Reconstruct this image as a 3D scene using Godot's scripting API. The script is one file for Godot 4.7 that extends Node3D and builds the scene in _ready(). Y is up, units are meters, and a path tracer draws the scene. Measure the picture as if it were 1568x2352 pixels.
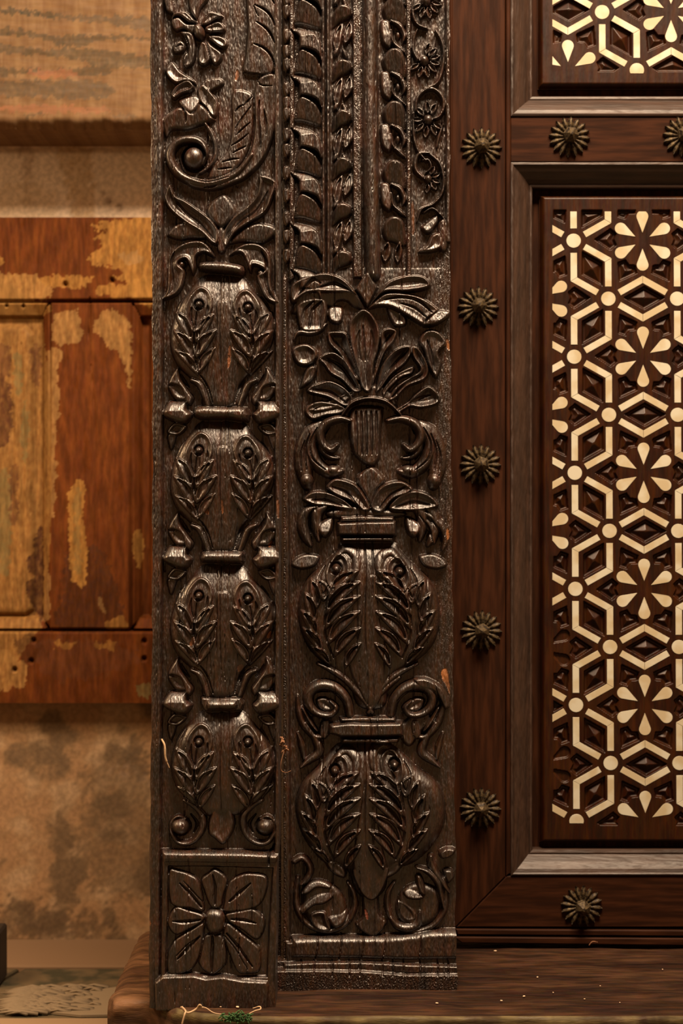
extends Node3D
# A carved double gate post on a timber sill, with an inlaid door beside it and old painted joinery on the wall behind.
# Sizes are metres. S is the size of one photograph pixel on the plane z = 0 (2 m from the lens); +z points at the viewer.
const S := 0.0005
const D := 2.0
const EYE := 0.641
const SILL_Y := 0.1
const Z_IN := 0.0       # carved ground of the inner post
const Z_OUT := 0.083    # carved ground of the outer post
const Z_DOOR := -0.164  # face of the door stiles
const Z_WALL := -0.606

var used := {}
var mats := {}

func _ready() -> void:
	# camera
	var cam := Camera3D.new()
	cam.name = "camera"
	add_child(cam)
	cam.position = Vector3(0, EYE, D)
	var lens := CameraAttributesPhysical.new()
	lens.frustum_focal_length = 40.8
	lens.frustum_focus_distance = 1.93
	lens.exposure_aperture = 4.2
	cam.attributes = lens
	cam.fov = rad_to_deg(2.0 * atan(0.5 * 2352.0 * S / D))
	cam.near = 0.05
	cam.far = 20.0
	cam.current = true
	# air and exposure
	var env := Environment.new()
	env.background_mode = Environment.BG_COLOR
	env.background_color = Color(0.01, 0.008, 0.006)
	env.tonemap_mode = Environment.TONE_MAPPER_LINEAR
	env.tonemap_exposure = 0.64
	env.sdfgi_enabled = true
	env.ssao_enabled = true
	env.ssil_enabled = true
	var we := WorldEnvironment.new()
	we.name = "surroundings"
	we.environment = env
	add_child(we)
	make_materials()
	make_lamp()
	make_room()
	make_sill()
	make_outer_post()
	make_inner_post()
	make_door()
	make_shutter()
	make_beam()
	make_small_things()

# ---------------------------------------------------------------- helpers
func P(px: float, py: float, z: float) -> Vector3:  # the point on the plane z that stands at a measured place
	var k := S * (D - z) / D
	return Vector3((px - 784.0) * k, EYE + (1176.0 - py) * k, z)

func numbered(n: String) -> String:
	used[n] = used.get(n, -1) + 1
	return n if used[n] == 0 else "%s_%03d" % [n, used[n]]

func tag(o: Node, label: String, category := "", group := "", kind := "") -> Node:
	if label: o.set_meta("label", label)
	if category: o.set_meta("category", category)
	if group: o.set_meta("group", group)
	if kind: o.set_meta("kind", kind)
	return o

func thing(n: String, label: String, category: String, at := Vector3.ZERO, group := "") -> Node3D:
	var o := Node3D.new()
	o.name = numbered(n)
	add_child(o, true)
	o.position = at
	tag(o, label, category, group)
	return o

func put(n: String, mesh: Mesh, m: Material, parent: Node = null, at := Vector3.ZERO) -> MeshInstance3D:
	var o := MeshInstance3D.new()
	o.name = numbered(n) if parent == null else n
	o.mesh = mesh
	o.material_override = m
	(parent if parent else self).add_child(o, true)
	o.position = at
	return o

func soft_box(a: Vector3, b: Vector3, r := 0.002) -> ArrayMesh:  # a box from corner a to corner b with chamfered edges
	var st := SurfaceTool.new()
	st.begin(Mesh.PRIMITIVE_TRIANGLES)
	st.set_smooth_group(-1)
	var c := (a + b) * 0.5
	var e := (b - a).abs() * 0.5
	r = minf(r, minf(e.x, minf(e.y, e.z)) * 0.9)
	for ax in 3:
		for sg in [-1.0, 1.0]:
			var u := (ax + 1) % 3
			var v := (ax + 2) % 3
			var q: Array = []
			for cc in [[-1, -1], [1, -1], [1, 1], [-1, 1]]:
				var p := Vector3.ZERO
				p[ax] = sg * e[ax]
				p[u] = cc[0] * (e[u] - r)
				p[v] = cc[1] * (e[v] - r)
				q.append(c + p)
			quad(st, q, sg < 0)
	for ax in 3:  # edge chamfers
		var u := (ax + 1) % 3
		var v := (ax + 2) % 3
		for su in [-1.0, 1.0]:
			for sv in [-1.0, 1.0]:
				var q: Array = []
				for k in 4:
					var p := Vector3.ZERO
					var end := -1.0 if k == 0 or k == 3 else 1.0
					p[ax] = end * (e[ax] - r)
					p[u] = su * (e[u] - (r if k >= 2 else 0.0))
					p[v] = sv * (e[v] - (0.0 if k >= 2 else r))
					q.append(c + p)
				quad(st, q, su * sv > 0)
	for sx in [-1.0, 1.0]:
		for sy in [-1.0, 1.0]:
			for sz in [-1.0, 1.0]:
				var t: Array = [c + Vector3(sx * e.x, sy * (e.y - r), sz * (e.z - r)), c + Vector3(sx * (e.x - r), sy * e.y, sz * (e.z - r)), c + Vector3(sx * (e.x - r), sy * (e.y - r), sz * e.z)]
				if sx * sy * sz > 0: t.reverse()
				for p in t: st.add_vertex(p)
	st.generate_normals()
	return st.commit()

func quad(st: SurfaceTool, q: Array, flip := false) -> void:  # q counter-clockwise as seen from outside
	var o: Array = [0, 2, 1, 0, 3, 2] if not flip else [0, 1, 2, 0, 2, 3]
	for i in o: st.add_vertex(q[i])

func tube(pts: PackedVector3Array, r: PackedFloat32Array, sides := 6) -> ArrayMesh:
	var st := SurfaceTool.new()
	st.begin(Mesh.PRIMITIVE_TRIANGLES)
	st.set_smooth_group(0)
	var rings: Array = []
	for i in pts.size():
		var d := (pts[mini(i + 1, pts.size() - 1)] - pts[maxi(i - 1, 0)]).normalized()
		var u := d.cross(Vector3(0.31, 0.2, 0.93)).normalized()
		var v := d.cross(u)
		var ring: Array = []
		for k in sides:
			var a := TAU * k / sides
			ring.append(pts[i] + (u * cos(a) + v * sin(a)) * r[i * r.size() / pts.size()])
		rings.append(ring)
	for i in pts.size() - 1:
		for k in sides:
			var k2 := (k + 1) % sides
			for p in [rings[i][k], rings[i + 1][k], rings[i + 1][k2], rings[i][k], rings[i + 1][k2], rings[i][k2]]: st.add_vertex(p)
	for e in [0, pts.size() - 1]:
		for k in range(1, sides - 1):
			var t: Array = [rings[e][0], rings[e][k], rings[e][k + 1]]
			if e > 0: t.reverse()
			for p in t: st.add_vertex(p)
	st.generate_normals()
	return st.commit()

func prism(poly: PackedVector2Array, z0: float, z1: float, bev := 0.0) -> ArrayMesh:  # outline in metres (x, y), from z0 to the front z1, with a bevelled front edge
	if Geometry2D.is_polygon_clockwise(poly):
		poly = poly.duplicate()
		poly.reverse()
	var st := SurfaceTool.new()
	st.begin(Mesh.PRIMITIVE_TRIANGLES)
	st.set_smooth_group(-1)
	var top := poly
	if bev > 0.0:
		var ins := Geometry2D.offset_polygon(poly, -bev, Geometry2D.JOIN_MITER)
		if ins.size() == 1 and ins[0].size() == poly.size():
			top = ins[0]
			if Geometry2D.is_polygon_clockwise(top): top.reverse()
			var best := 0
			for s in poly.size():
				if top[s].distance_squared_to(poly[0]) < top[best].distance_squared_to(poly[0]): best = s
			var t2 := PackedVector2Array()
			for s in poly.size(): t2.append(top[(s + best) % poly.size()])
			top = t2
	var n := poly.size()
	var zb := z1 - (bev if top != poly else 0.0)
	for i in n:
		var j := (i + 1) % n
		quad(st, [Vector3(poly[i].x, poly[i].y, z0), Vector3(poly[j].x, poly[j].y, z0), Vector3(poly[j].x, poly[j].y, zb), Vector3(poly[i].x, poly[i].y, zb)])
		if top != poly:
			quad(st, [Vector3(poly[i].x, poly[i].y, zb), Vector3(poly[j].x, poly[j].y, zb), Vector3(top[j].x, top[j].y, z1), Vector3(top[i].x, top[i].y, z1)])
	var tri := Geometry2D.triangulate_polygon(top)
	for i in range(0, tri.size(), 3):
		var a := top[tri[i]]; var b := top[tri[i + 1]]; var c := top[tri[i + 2]]
		if (b - a).cross(c - a) > 0:
			var w := b; b = c; c = w
		for p in [a, b, c]: st.add_vertex(Vector3(p.x, p.y, z1))
	st.generate_normals()
	return st.commit()

func noise_of(seed_: int, freq: float, octaves := 4) -> FastNoiseLite:
	var n := FastNoiseLite.new()
	n.seed = seed_
	n.noise_type = FastNoiseLite.TYPE_SIMPLEX_SMOOTH
	n.frequency = freq
	n.fractal_octaves = octaves
	return n

func noise_tex(seed_: int, freq: float, size := 512, normal := 0.0, ramp: Array = [], octaves := 4) -> NoiseTexture2D:
	var t := NoiseTexture2D.new()
	t.width = size
	t.height = size
	t.seamless = true
	t.noise = noise_of(seed_, freq, octaves)
	if normal > 0.0:
		t.as_normal_map = true
		t.bump_strength = normal
	if ramp:
		var g := Gradient.new()
		var off := PackedFloat32Array()
		var col := PackedColorArray()
		for i in range(0, ramp.size(), 2):
			off.append(ramp[i])
			col.append(ramp[i + 1])
		g.offsets = off
		g.colors = col
		t.color_ramp = g
	return t

func grey(v: float) -> Color:
	return Color(v, v, v)

# ---------------------------------------------------------------- wood carving: one continuous carved face, worked cut by cut, then split into the carved parts
class Carver:
	const FAR := 1e9
	var y0: float
	var st: float
	var nx: int
	var ny: int
	var lft := PackedFloat32Array()
	var dxs := PackedFloat32Array()
	var h := PackedFloat32Array()
	var id := PackedInt32Array()
	var best := PackedFloat32Array()
	var sgn := PackedFloat32Array()
	var hit := PackedInt32Array()
	var tone := PackedColorArray()
	var ox := 0.0
	var oy := 0.0
	var k := 1.0
	var axis := NAN      # mirror line, in local units
	var base := 0.0
	var parts: Array = [["post_body", -1]]
	var grp := -1
	var relief := 1.0
	var swell := 1.2     # slow unevenness of the hand-worked faces

	func _init(top: float, bottom: float, step: float, left: Callable, right: Callable) -> void:
		y0 = top
		st = step
		ny = int((bottom - top) / step) + 1
		st = (bottom - top) / (ny - 1)
		nx = int((right.call((top + bottom) / 2) - left.call((top + bottom) / 2)) / step) + 1
		for j in ny:
			var y := y0 + j * st
			lft.append(left.call(y))
			dxs.append((right.call(y) - left.call(y)) / (nx - 1))
		h.resize(nx * ny)
		id.resize(nx * ny)
		best.resize(nx * ny)
		best.fill(FAR)
		sgn.resize(nx * ny)

	func fr(x: float, y: float, w: float) -> void:  # work in the units of an enlarged detail whose corner is at x, y and whose width is w
		ox = x
		oy = y
		k = w / 1568.0
		axis = NAN

	func group(n: String) -> void:
		parts.append([n, -1])
		grp = parts.size() - 1

	func begin(n: String) -> int:
		parts.append([n, grp])
		return parts.size() - 1

	func loc(x: float, y: float) -> Vector2:
		return Vector2(ox + (x if is_nan(axis) else 2.0 * axis - x) * k, oy + y * k)

	func spl(p: Array, closed: bool, sub := 5) -> PackedVector2Array:
		var c := PackedVector2Array()
		var n := p.size() / 2
		for i in n: c.append(loc(p[2 * i], p[2 * i + 1]))
		if n < 3: return c
		var out := PackedVector2Array()
		for i in (n if closed else n - 1):
			var a := c[(i - 1 + n) % n] if closed else c[maxi(i - 1, 0)]
			var b := c[i]
			var d := c[(i + 1) % n]
			var e := c[(i + 2) % n] if closed else c[mini(i + 2, n - 1)]
			for s in sub:
				out.append(b.cubic_interpolate(d, a, e, float(s) / sub))
		if not closed: out.append(c[n - 1])
		return out

	func rows(ya: float, yb: float) -> Array:
		return [clampi(int(ceil((ya - y0) / st)), 0, ny), clampi(int(floor((yb - y0) / st)) + 1, 0, ny)]

	func edge_distance(c: PackedVector2Array, far: float) -> void:  # squared distance to a closed outline, up to far
		var n := c.size()
		for i in n:
			var a := c[i]
			var b := c[(i + 1) % n]
			var ab := b - a
			var l2 := maxf(ab.length_squared(), 1e-6)
			var r := rows(minf(a.y, b.y) - far, maxf(a.y, b.y) + far)
			var xl := minf(a.x, b.x) - far
			var xr := maxf(a.x, b.x) + far
			for j in range(r[0], r[1]):
				var py := y0 + j * st - a.y
				var ia := maxi(int(ceil((xl - lft[j]) / dxs[j])), 0)
				var ib := mini(int(floor((xr - lft[j]) / dxs[j])) + 1, nx)
				var o := j * nx
				for i2 in range(ia, ib):
					var px := lft[j] + i2 * dxs[j] - a.x
					var t := clampf((px * ab.x + py * ab.y) / l2, 0.0, 1.0)
					var qx := px - ab.x * t
					var qy := py - ab.y * t
					var d := qx * qx + qy * qy
					if d < best[o + i2]:
						if best[o + i2] == FAR: hit.append(o + i2)
						best[o + i2] = d

	func forget() -> void:
		for n in hit: best[n] = FAR
		hit.clear()

	# a raised shape inside a smooth outline. w: width of the rounded edge; scoop, sw: hollow towards the middle; ramp: [x0, y0, x1, y1, a, b] scales the height from a to b; add: lies on what is there
	func leaf(nm: String, p: Array, hgt: float, o := {}) -> void:
		var c := spl(p, true, o.get("sub", 5))
		var w: float = o.get("w", 6.0)
		var sc: float = o.get("scoop", 0.0)
		var sw: float = o.get("sw", 10.0)
		var lin: bool = o.get("lin", false)
		var add: bool = o.get("add", false)
		var b0: float = o.get("base", base)
		var far := w + (sw if sc != 0.0 else 0.0)
		var ramp: Array = o.get("ramp", [])
		var ease: bool = not o.get("sag", []).is_empty()
		var sag: Array = o.get("sag", [])  # [y0, y1, share]: falls back towards the bottom
		var ra := Vector2.ZERO
		var rd := Vector2.ZERO
		if ramp:
			ra = loc(ramp[0], ramp[1])
			rd = loc(ramp[2], ramp[3]) - ra
			rd /= rd.length_squared()
		var me := begin(nm) if nm else -1
		edge_distance(c, far)
		var lo := FAR
		var hi := -FAR
		for q in c:
			lo = minf(lo, q.y)
			hi = maxf(hi, q.y)
		var rr := rows(lo, hi)
		var n := c.size()
		for j in range(rr[0], rr[1]):
			var y := y0 + j * st
			var xs: Array = []
			for i in n:
				var a := c[i]
				var b := c[(i + 1) % n]
				if (a.y <= y) != (b.y <= y): xs.append(a.x + (y - a.y) / (b.y - a.y) * (b.x - a.x))
			xs.sort()
			for s in range(0, xs.size() - 1, 2):
				var ia := maxi(int(ceil((xs[s] - lft[j]) / dxs[j])), 0)
				var ib := mini(int(floor((xs[s + 1] - lft[j]) / dxs[j])) + 1, nx)
				for i in range(ia, ib):
					var q := j * nx + i
					var d := minf(sqrt(best[q]), far)
					var e := 1.0 - minf(d / w, 1.0)
					var z := hgt * (1.0 - e if lin else sqrt(1.0 - e * e))
					if sc != 0.0 and d > w * 0.5: z -= sc * smoothstep(0.0, 1.0, (d - w * 0.5) / (sw + w * 0.5))
					if ramp:
						var t := clampf((lft[j] + i * dxs[j] - ra.x) * rd.x + (y - ra.y) * rd.y, 0.0, 1.0)
						z *= lerpf(ramp[4], ramp[5], t if not ease else 1.0 - pow(1.0 - t, 1.8))
					if sag: z *= 1.0 - sag[2] * smoothstep(sag[0], sag[1], (y - oy) / k)
					if add:
						h[q] += z
						if me >= 0: id[q] = me
					elif b0 + z > h[q]:
						h[q] = b0 + z
						if me >= 0: id[q] = me
		forget()

	# a stroke along a smooth line, of a width that goes through ws. kind: "tube" raises a rounded ridge, "cut" gouges a round groove, "vee" a sharp one, "slope" one that is steep on its upper side and shallow on its lower one
	func stroke(nm: String, p: Array, ws: Array, hgt: float, kind := "cut", o := {}) -> void:
		var c := spl(p, false, o.get("sub", 6))
		var flat: bool = o.get("flat", false)
		var down := 1.0 if c[c.size() - 1].x >= c[0].x else -1.0   # which side of the line lies lower
		var b0: float = o.get("base", base)
		var add: bool = o.get("add", false)
		var me := begin(nm) if nm else -1
		var n := c.size()
		var wmax: float = 0.0
		for x in ws: wmax = maxf(wmax, x)
		wmax *= k * 0.5
		for i in n - 1:
			var a := c[i]
			var b := c[i + 1]
			var ab := b - a
			var l2 := maxf(ab.length_squared(), 1e-6)
			var r := rows(minf(a.y, b.y) - wmax, maxf(a.y, b.y) + wmax)
			var xl := minf(a.x, b.x) - wmax
			var xr := maxf(a.x, b.x) + wmax
			for j in range(r[0], r[1]):
				var py := y0 + j * st - a.y
				var ia := maxi(int(ceil((xl - lft[j]) / dxs[j])), 0)
				var ib := mini(int(floor((xr - lft[j]) / dxs[j])) + 1, nx)
				for i2 in range(ia, ib):
					var px := lft[j] + i2 * dxs[j] - a.x
					var t := (px * ab.x + py * ab.y) / l2
					if flat and (t < 0.0 and i == 0 or t > 1.0 and i == n - 2): continue
					t = clampf(t, 0.0, 1.0)
					var qx := px - ab.x * t
					var qy := py - ab.y * t
					var g := (i + t) / (n - 1) * (ws.size() - 1)
					var g0 := mini(int(g), ws.size() - 2)
					var w := maxf(lerpf(ws[g0], ws[g0 + 1], g - g0) * k * 0.5, 0.2)
					var d := (qx * qx + qy * qy) / (w * w)
					var q := j * nx + i2
					if d < 1.0 and d < best[q]:
						if best[q] == FAR: hit.append(q)
						best[q] = d
						sgn[q] = signf(ab.x * py - ab.y * px)
		for q in hit:
			var d := best[q]
			if kind == "tube":
				var z := hgt * sqrt(1.0 - d)
				if add:
					h[q] += z
					if me >= 0: id[q] = me
				elif b0 + z > h[q]:
					h[q] = b0 + z
					if me >= 0: id[q] = me
			elif kind == "cut": h[q] -= hgt * (1.0 - d)
			elif kind == "vee": h[q] -= hgt * (1.0 - sqrt(d))
			else:
				var s := sqrt(d) * sgn[q] * down
				var u := (s + 1.0) / 0.5 if s < -0.5 else (1.0 - s) / 1.5
				h[q] -= hgt * u * u * (3.0 - 2.0 * u)
		forget()

	func dome(nm: String, x: float, y: float, rx: float, ry: float, hgt: float, o := {}) -> void:
		var c := loc(x, y)
		rx *= k
		ry *= k
		var add: bool = o.get("add", false)
		var b0: float = o.get("base", base)
		var ring: float = o.get("ring", 0.0)
		var rw: float = o.get("rw", 0.45)
		var me := begin(nm) if nm else -1
		var r := rows(c.y - ry * (1.0 + rw), c.y + ry * (1.0 + rw))
		for j in range(r[0], r[1]):
			var py := (y0 + j * st - c.y) / ry
			var ia := maxi(int(ceil((c.x - rx * (1.0 + rw) - lft[j]) / dxs[j])), 0)
			var ib := mini(int(floor((c.x + rx * (1.0 + rw) - lft[j]) / dxs[j])) + 1, nx)
			for i in range(ia, ib):
				var px := (lft[j] + i * dxs[j] - c.x) / rx
				var d := px * px + py * py
				var q := j * nx + i
				if ring > 0.0:
					var e := (sqrt(d) - 1.0) / rw
					if absf(e) < 1.0: h[q] -= ring * (1.0 - e * e)
				if d < 1.0:
					var z := hgt * sqrt(1.0 - d)
					if add:
						h[q] += z
						if me >= 0: id[q] = me
					elif b0 + z > h[q]:
						h[q] = b0 + z
						if me >= 0: id[q] = me

	# an almond-shaped lobe from its root at a to its tip at b, bent sideways, with a gouged hollow
	func lobe(nm: String, ax: float, ay: float, bx: float, by: float, w: float, bend: float, hgt: float, o := {}) -> void:
		var a := Vector2(ax, ay)
		var d := Vector2(bx, by) - a
		var nrm := Vector2(-d.y, d.x).normalized()
		var up: Array = []
		var dn: Array = []
		var mid: Array = []
		for i in 7:
			var t := i / 6.0
			var c := a + d * t + nrm * bend * sin(PI * t)
			var hw := w * 0.5 * pow(sin(PI * clampf(t * 0.94 + 0.03, 0.0, 1.0)), 0.75)
			up.append_array([c.x + nrm.x * hw, c.y + nrm.y * hw])
			dn = [c.x - nrm.x * hw, c.y - nrm.y * hw] + dn
			if i > 0 and i < 6: mid.append_array([c.x, c.y])
		leaf(nm, up + dn, hgt, o.merged({"w": w * k * 0.35, "add": true}))
		if o.get("hollow", 0.6) > 0.0:
			stroke("", mid, [w * 0.25, w * 0.8, w * 0.8, w * 0.25], hgt * o.get("hollow", 0.6) * 1.25, "slope")

	# fine grain, cracks and chips of raw wood
	func weather(seed_: int, amp: float) -> void:
		var smooth_ids := {}  # the proud parts are rubbed smooth
		for n in parts.size():
			if parts[n][0] not in ["post_body", "border_strip", "edge_strip", "plinth", "foot_ledge", "foot_step", "fillet_strip", "feathered_face", "panel_board"]: smooth_ids[n] = true
		var g := FastNoiseLite.new()
		g.seed = seed_
		g.frequency = 0.35
		g.fractal_octaves = 3
		var b := FastNoiseLite.new()
		b.seed = seed_ + 5
		b.frequency = 0.012
		b.fractal_octaves = 3
		var pit := FastNoiseLite.new()
		pit.seed = seed_ + 9
		pit.frequency = 0.11
		pit.fractal_octaves = 2
		tone.resize(nx * ny)
		for j in ny:
			var y := y0 + j * st
			for i in nx:
				var x := lft[j] + i * dxs[j]
				var q := j * nx + i
				h[q] += (amp if smooth_ids.is_empty() or not smooth_ids.has(id[q]) else amp * 0.5) * (g.get_noise_2d(x, y * 0.06) + 0.8 * pit.get_noise_2d(x * 1.6, y * 0.5)) + swell * b.get_noise_2d(x, y)
				var t := clampf(0.5 + 0.9 * b.get_noise_2d(x * 2.0 + 900.0, y * 0.5) + 0.5 * g.get_noise_2d(x * 0.5, y * 0.03), 0.0, 1.0)
				tone[q] = dark.lerp(warm, t)

	var dark := Color(0.0130, 0.0052, 0.0024)
	var warm := Color(0.038, 0.0120, 0.0042)

	func chip(p: Array, col: Color, cut := 1.0) -> void:  # raw wood where a splinter has gone
		var c := spl(p, true, 3)
		var lo := FAR
		var hi := -FAR
		for q in c:
			lo = minf(lo, q.y)
			hi = maxf(hi, q.y)
		var rr := rows(lo, hi)
		for j in range(rr[0], rr[1]):
			for i in nx:
				var v := Vector2(lft[j] + i * dxs[j], y0 + j * st)
				if Geometry2D.is_point_in_polygon(v, c):
					tone[j * nx + i] = col
					h[j * nx + i] -= cut

	# colour that lies on the wood in a patch with a ragged edge (old paint, stains)
	func paint(p: Array, col: Color, rag := 6.0, amount := 1.0, seed_ := 1, sub := 3) -> void:
		var c := spl(p, true, sub)
		var n := FastNoiseLite.new()
		n.seed = seed_
		n.frequency = 0.045
		n.fractal_octaves = 4
		var lo := Vector2(FAR, FAR)
		var hi := -lo
		for q in c:
			lo = lo.min(q)
			hi = hi.max(q)
		var rr := rows(lo.y - rag, hi.y + rag)
		for j in range(rr[0], rr[1]):
			var y := y0 + j * st
			for i in range(maxi(int((lo.x - rag - lft[j]) / dxs[j]), 0), clampi(int((hi.x + rag - lft[j]) / dxs[j]) + 1, 0, nx)):
				var x := lft[j] + i * dxs[j]
				if Geometry2D.is_point_in_polygon(Vector2(x + rag * 1.7 * n.get_noise_2d(x, y), y + rag * 1.7 * n.get_noise_2d(x + 500.0, y + 300.0)), c):
					tone[j * nx + i] = tone[j * nx + i].lerp(col, amount * (0.85 + 0.5 * n.get_noise_2d(x * 2.0, y)))

	# the finished meshes: [[name, parent, mesh]], the first one with the sides of the timber, down to z_back
	func finish(z: float, z_back: float, place: Callable) -> Array:
		var kz: float = 0.0005 * (2.0 - z) / 2.0
		for n in h.size(): h[n] *= relief
		var pos := PackedVector3Array()
		pos.resize(nx * ny)
		var nor := PackedVector3Array()
		nor.resize(nx * ny)
		for j in ny:
			var y := y0 + j * st
			var a: Vector3 = place.call(lft[j], y, z)
			var dx := kz * dxs[j]
			var ju := maxi(j - 1, 0) * nx
			var jd := mini(j + 1, ny - 1) * nx
			var o := j * nx
			var sx := 0.5 / dxs[j]
			var sy := 0.5 / st
			for i in nx:
				pos[o + i] = Vector3(a.x + dx * i, a.y, z + h[o + i] * kz)
				var gx := (h[o + mini(i + 1, nx - 1)] - h[o + maxi(i - 1, 0)]) * sx
				var gy := (h[jd + i] - h[ju + i]) * sy
				nor[o + i] = Vector3(-gx, gy, 1.0).normalized()
		var cells: Array = []
		for n in parts.size(): cells.append(PackedInt32Array())
		for j in ny - 1:
			for i in nx - 1:
				var q := j * nx + i
				var m := maxi(maxi(id[q], id[q + 1]), maxi(id[q + nx], id[q + nx + 1]))
				cells[m].append(q)
		var local := PackedInt32Array()
		local.resize(nx * ny)
		local.fill(-1)
		var out: Array = []
		for n in parts.size():
			var list: PackedInt32Array = cells[n]
			var v := PackedVector3Array()
			var nn := PackedVector3Array()
			var cc := PackedColorArray()
			var ix := PackedInt32Array()
			var mine := PackedInt32Array()
			for q in list:
				for w in [q, q + 1, q + nx, q + nx + 1]:
					if local[w] < 0:
						local[w] = mine.size()
						mine.append(w)
						v.append(pos[w])
						nn.append(nor[w])
						cc.append(tone[w])
				var a := local[q]
				var b := local[q + 1]
				var c := local[q + nx]
				var d := local[q + nx + 1]
				ix.append_array(PackedInt32Array([a, b, c, b, d, c]))
			for w in mine: local[w] = -1
			if n == 0:
				var rim: Array = []
				for i in nx: rim.append(i)
				for j in range(1, ny): rim.append(j * nx + nx - 1)
				for i in range(nx - 2, -1, -1): rim.append((ny - 1) * nx + i)
				for j in range(ny - 2, 0, -1): rim.append(j * nx)
				var cnt := rim.size()
				for e in cnt:
					var p: Vector3 = pos[rim[e]]
					var p2: Vector3 = pos[rim[(e + 1) % cnt]]
					var f := (p2 - p).cross(Vector3(0, 0, 1)).normalized() * -1.0
					var s := v.size()
					for u in [p, p2, Vector3(p2.x, p2.y, z_back), Vector3(p.x, p.y, z_back)]:
						v.append(u)
						nn.append(f)
						cc.append(tone[rim[e]])
					ix.append_array(PackedInt32Array([s, s + 2, s + 1, s, s + 3, s + 2]))
			if ix.is_empty():
				out.append([parts[n][0], parts[n][1], null])
				continue
			var arr: Array = []
			arr.resize(Mesh.ARRAY_MAX)
			arr[Mesh.ARRAY_VERTEX] = v
			arr[Mesh.ARRAY_NORMAL] = nn
			arr[Mesh.ARRAY_COLOR] = cc
			arr[Mesh.ARRAY_INDEX] = ix
			var me := ArrayMesh.new()
			me.add_surface_from_arrays(Mesh.PRIMITIVE_TRIANGLES, arr)
			out.append([parts[n][0], parts[n][1], me])
		return out

func assemble(c: Carver, z: float, z_back: float, o: Node3D, m: Material) -> void:
	var nodes: Array = []
	for e in c.finish(z, z_back, P):
		var mesh: Mesh = e[2]
		var up: Node = o if e[1] < 0 else nodes[e[1]]
		var nd: Node3D
		if mesh: nd = put(e[0], mesh, m, up)
		else:
			nd = Node3D.new()
			nd.name = e[0]
			up.add_child(nd, true)
		nodes.append(nd)
	nodes.reverse()
	for nd in nodes:  # carved parts that later cuts took away altogether
		if not nd is MeshInstance3D and nd.get_child_count() == 0: nd.free()

# ---------------------------------------------------------------- materials
const STEP := 1.5

func wood(n: String, rough: Array, streak: float, relief: float, tint := 0.25, fine := 0.06, speck := 0.03) -> StandardMaterial3D:  # colour comes with the vertices; the maps give pores, grain and polish
	var m := StandardMaterial3D.new()
	m.resource_name = n
	m.vertex_color_use_as_albedo = true
	m.uv1_triplanar = true
	m.uv1_scale = Vector3(9.0, 9.0 * streak, 9.0)
	m.albedo_texture = noise_tex(21, 0.02, 512, 0.0, [0.25, grey(1.0 - tint), 0.75, grey(1.0)], 5)
	m.roughness_texture = noise_tex(22, speck, 512, 0.0, [0.3, grey(rough[0]), 0.7, grey(rough[1])], 5)
	m.roughness = 1.0
	m.metallic_specular = 0.5
	m.normal_enabled = true
	m.normal_texture = noise_tex(23, fine, 512, 4.0, [], 4)
	m.normal_scale = relief
	return m

func plain(n: String, c: Color, rough: float, metal := 0.0) -> StandardMaterial3D:
	var m := StandardMaterial3D.new()
	m.resource_name = n
	m.albedo_color = c.linear_to_srgb()
	m.roughness = rough
	m.metallic = metal
	return m

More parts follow.
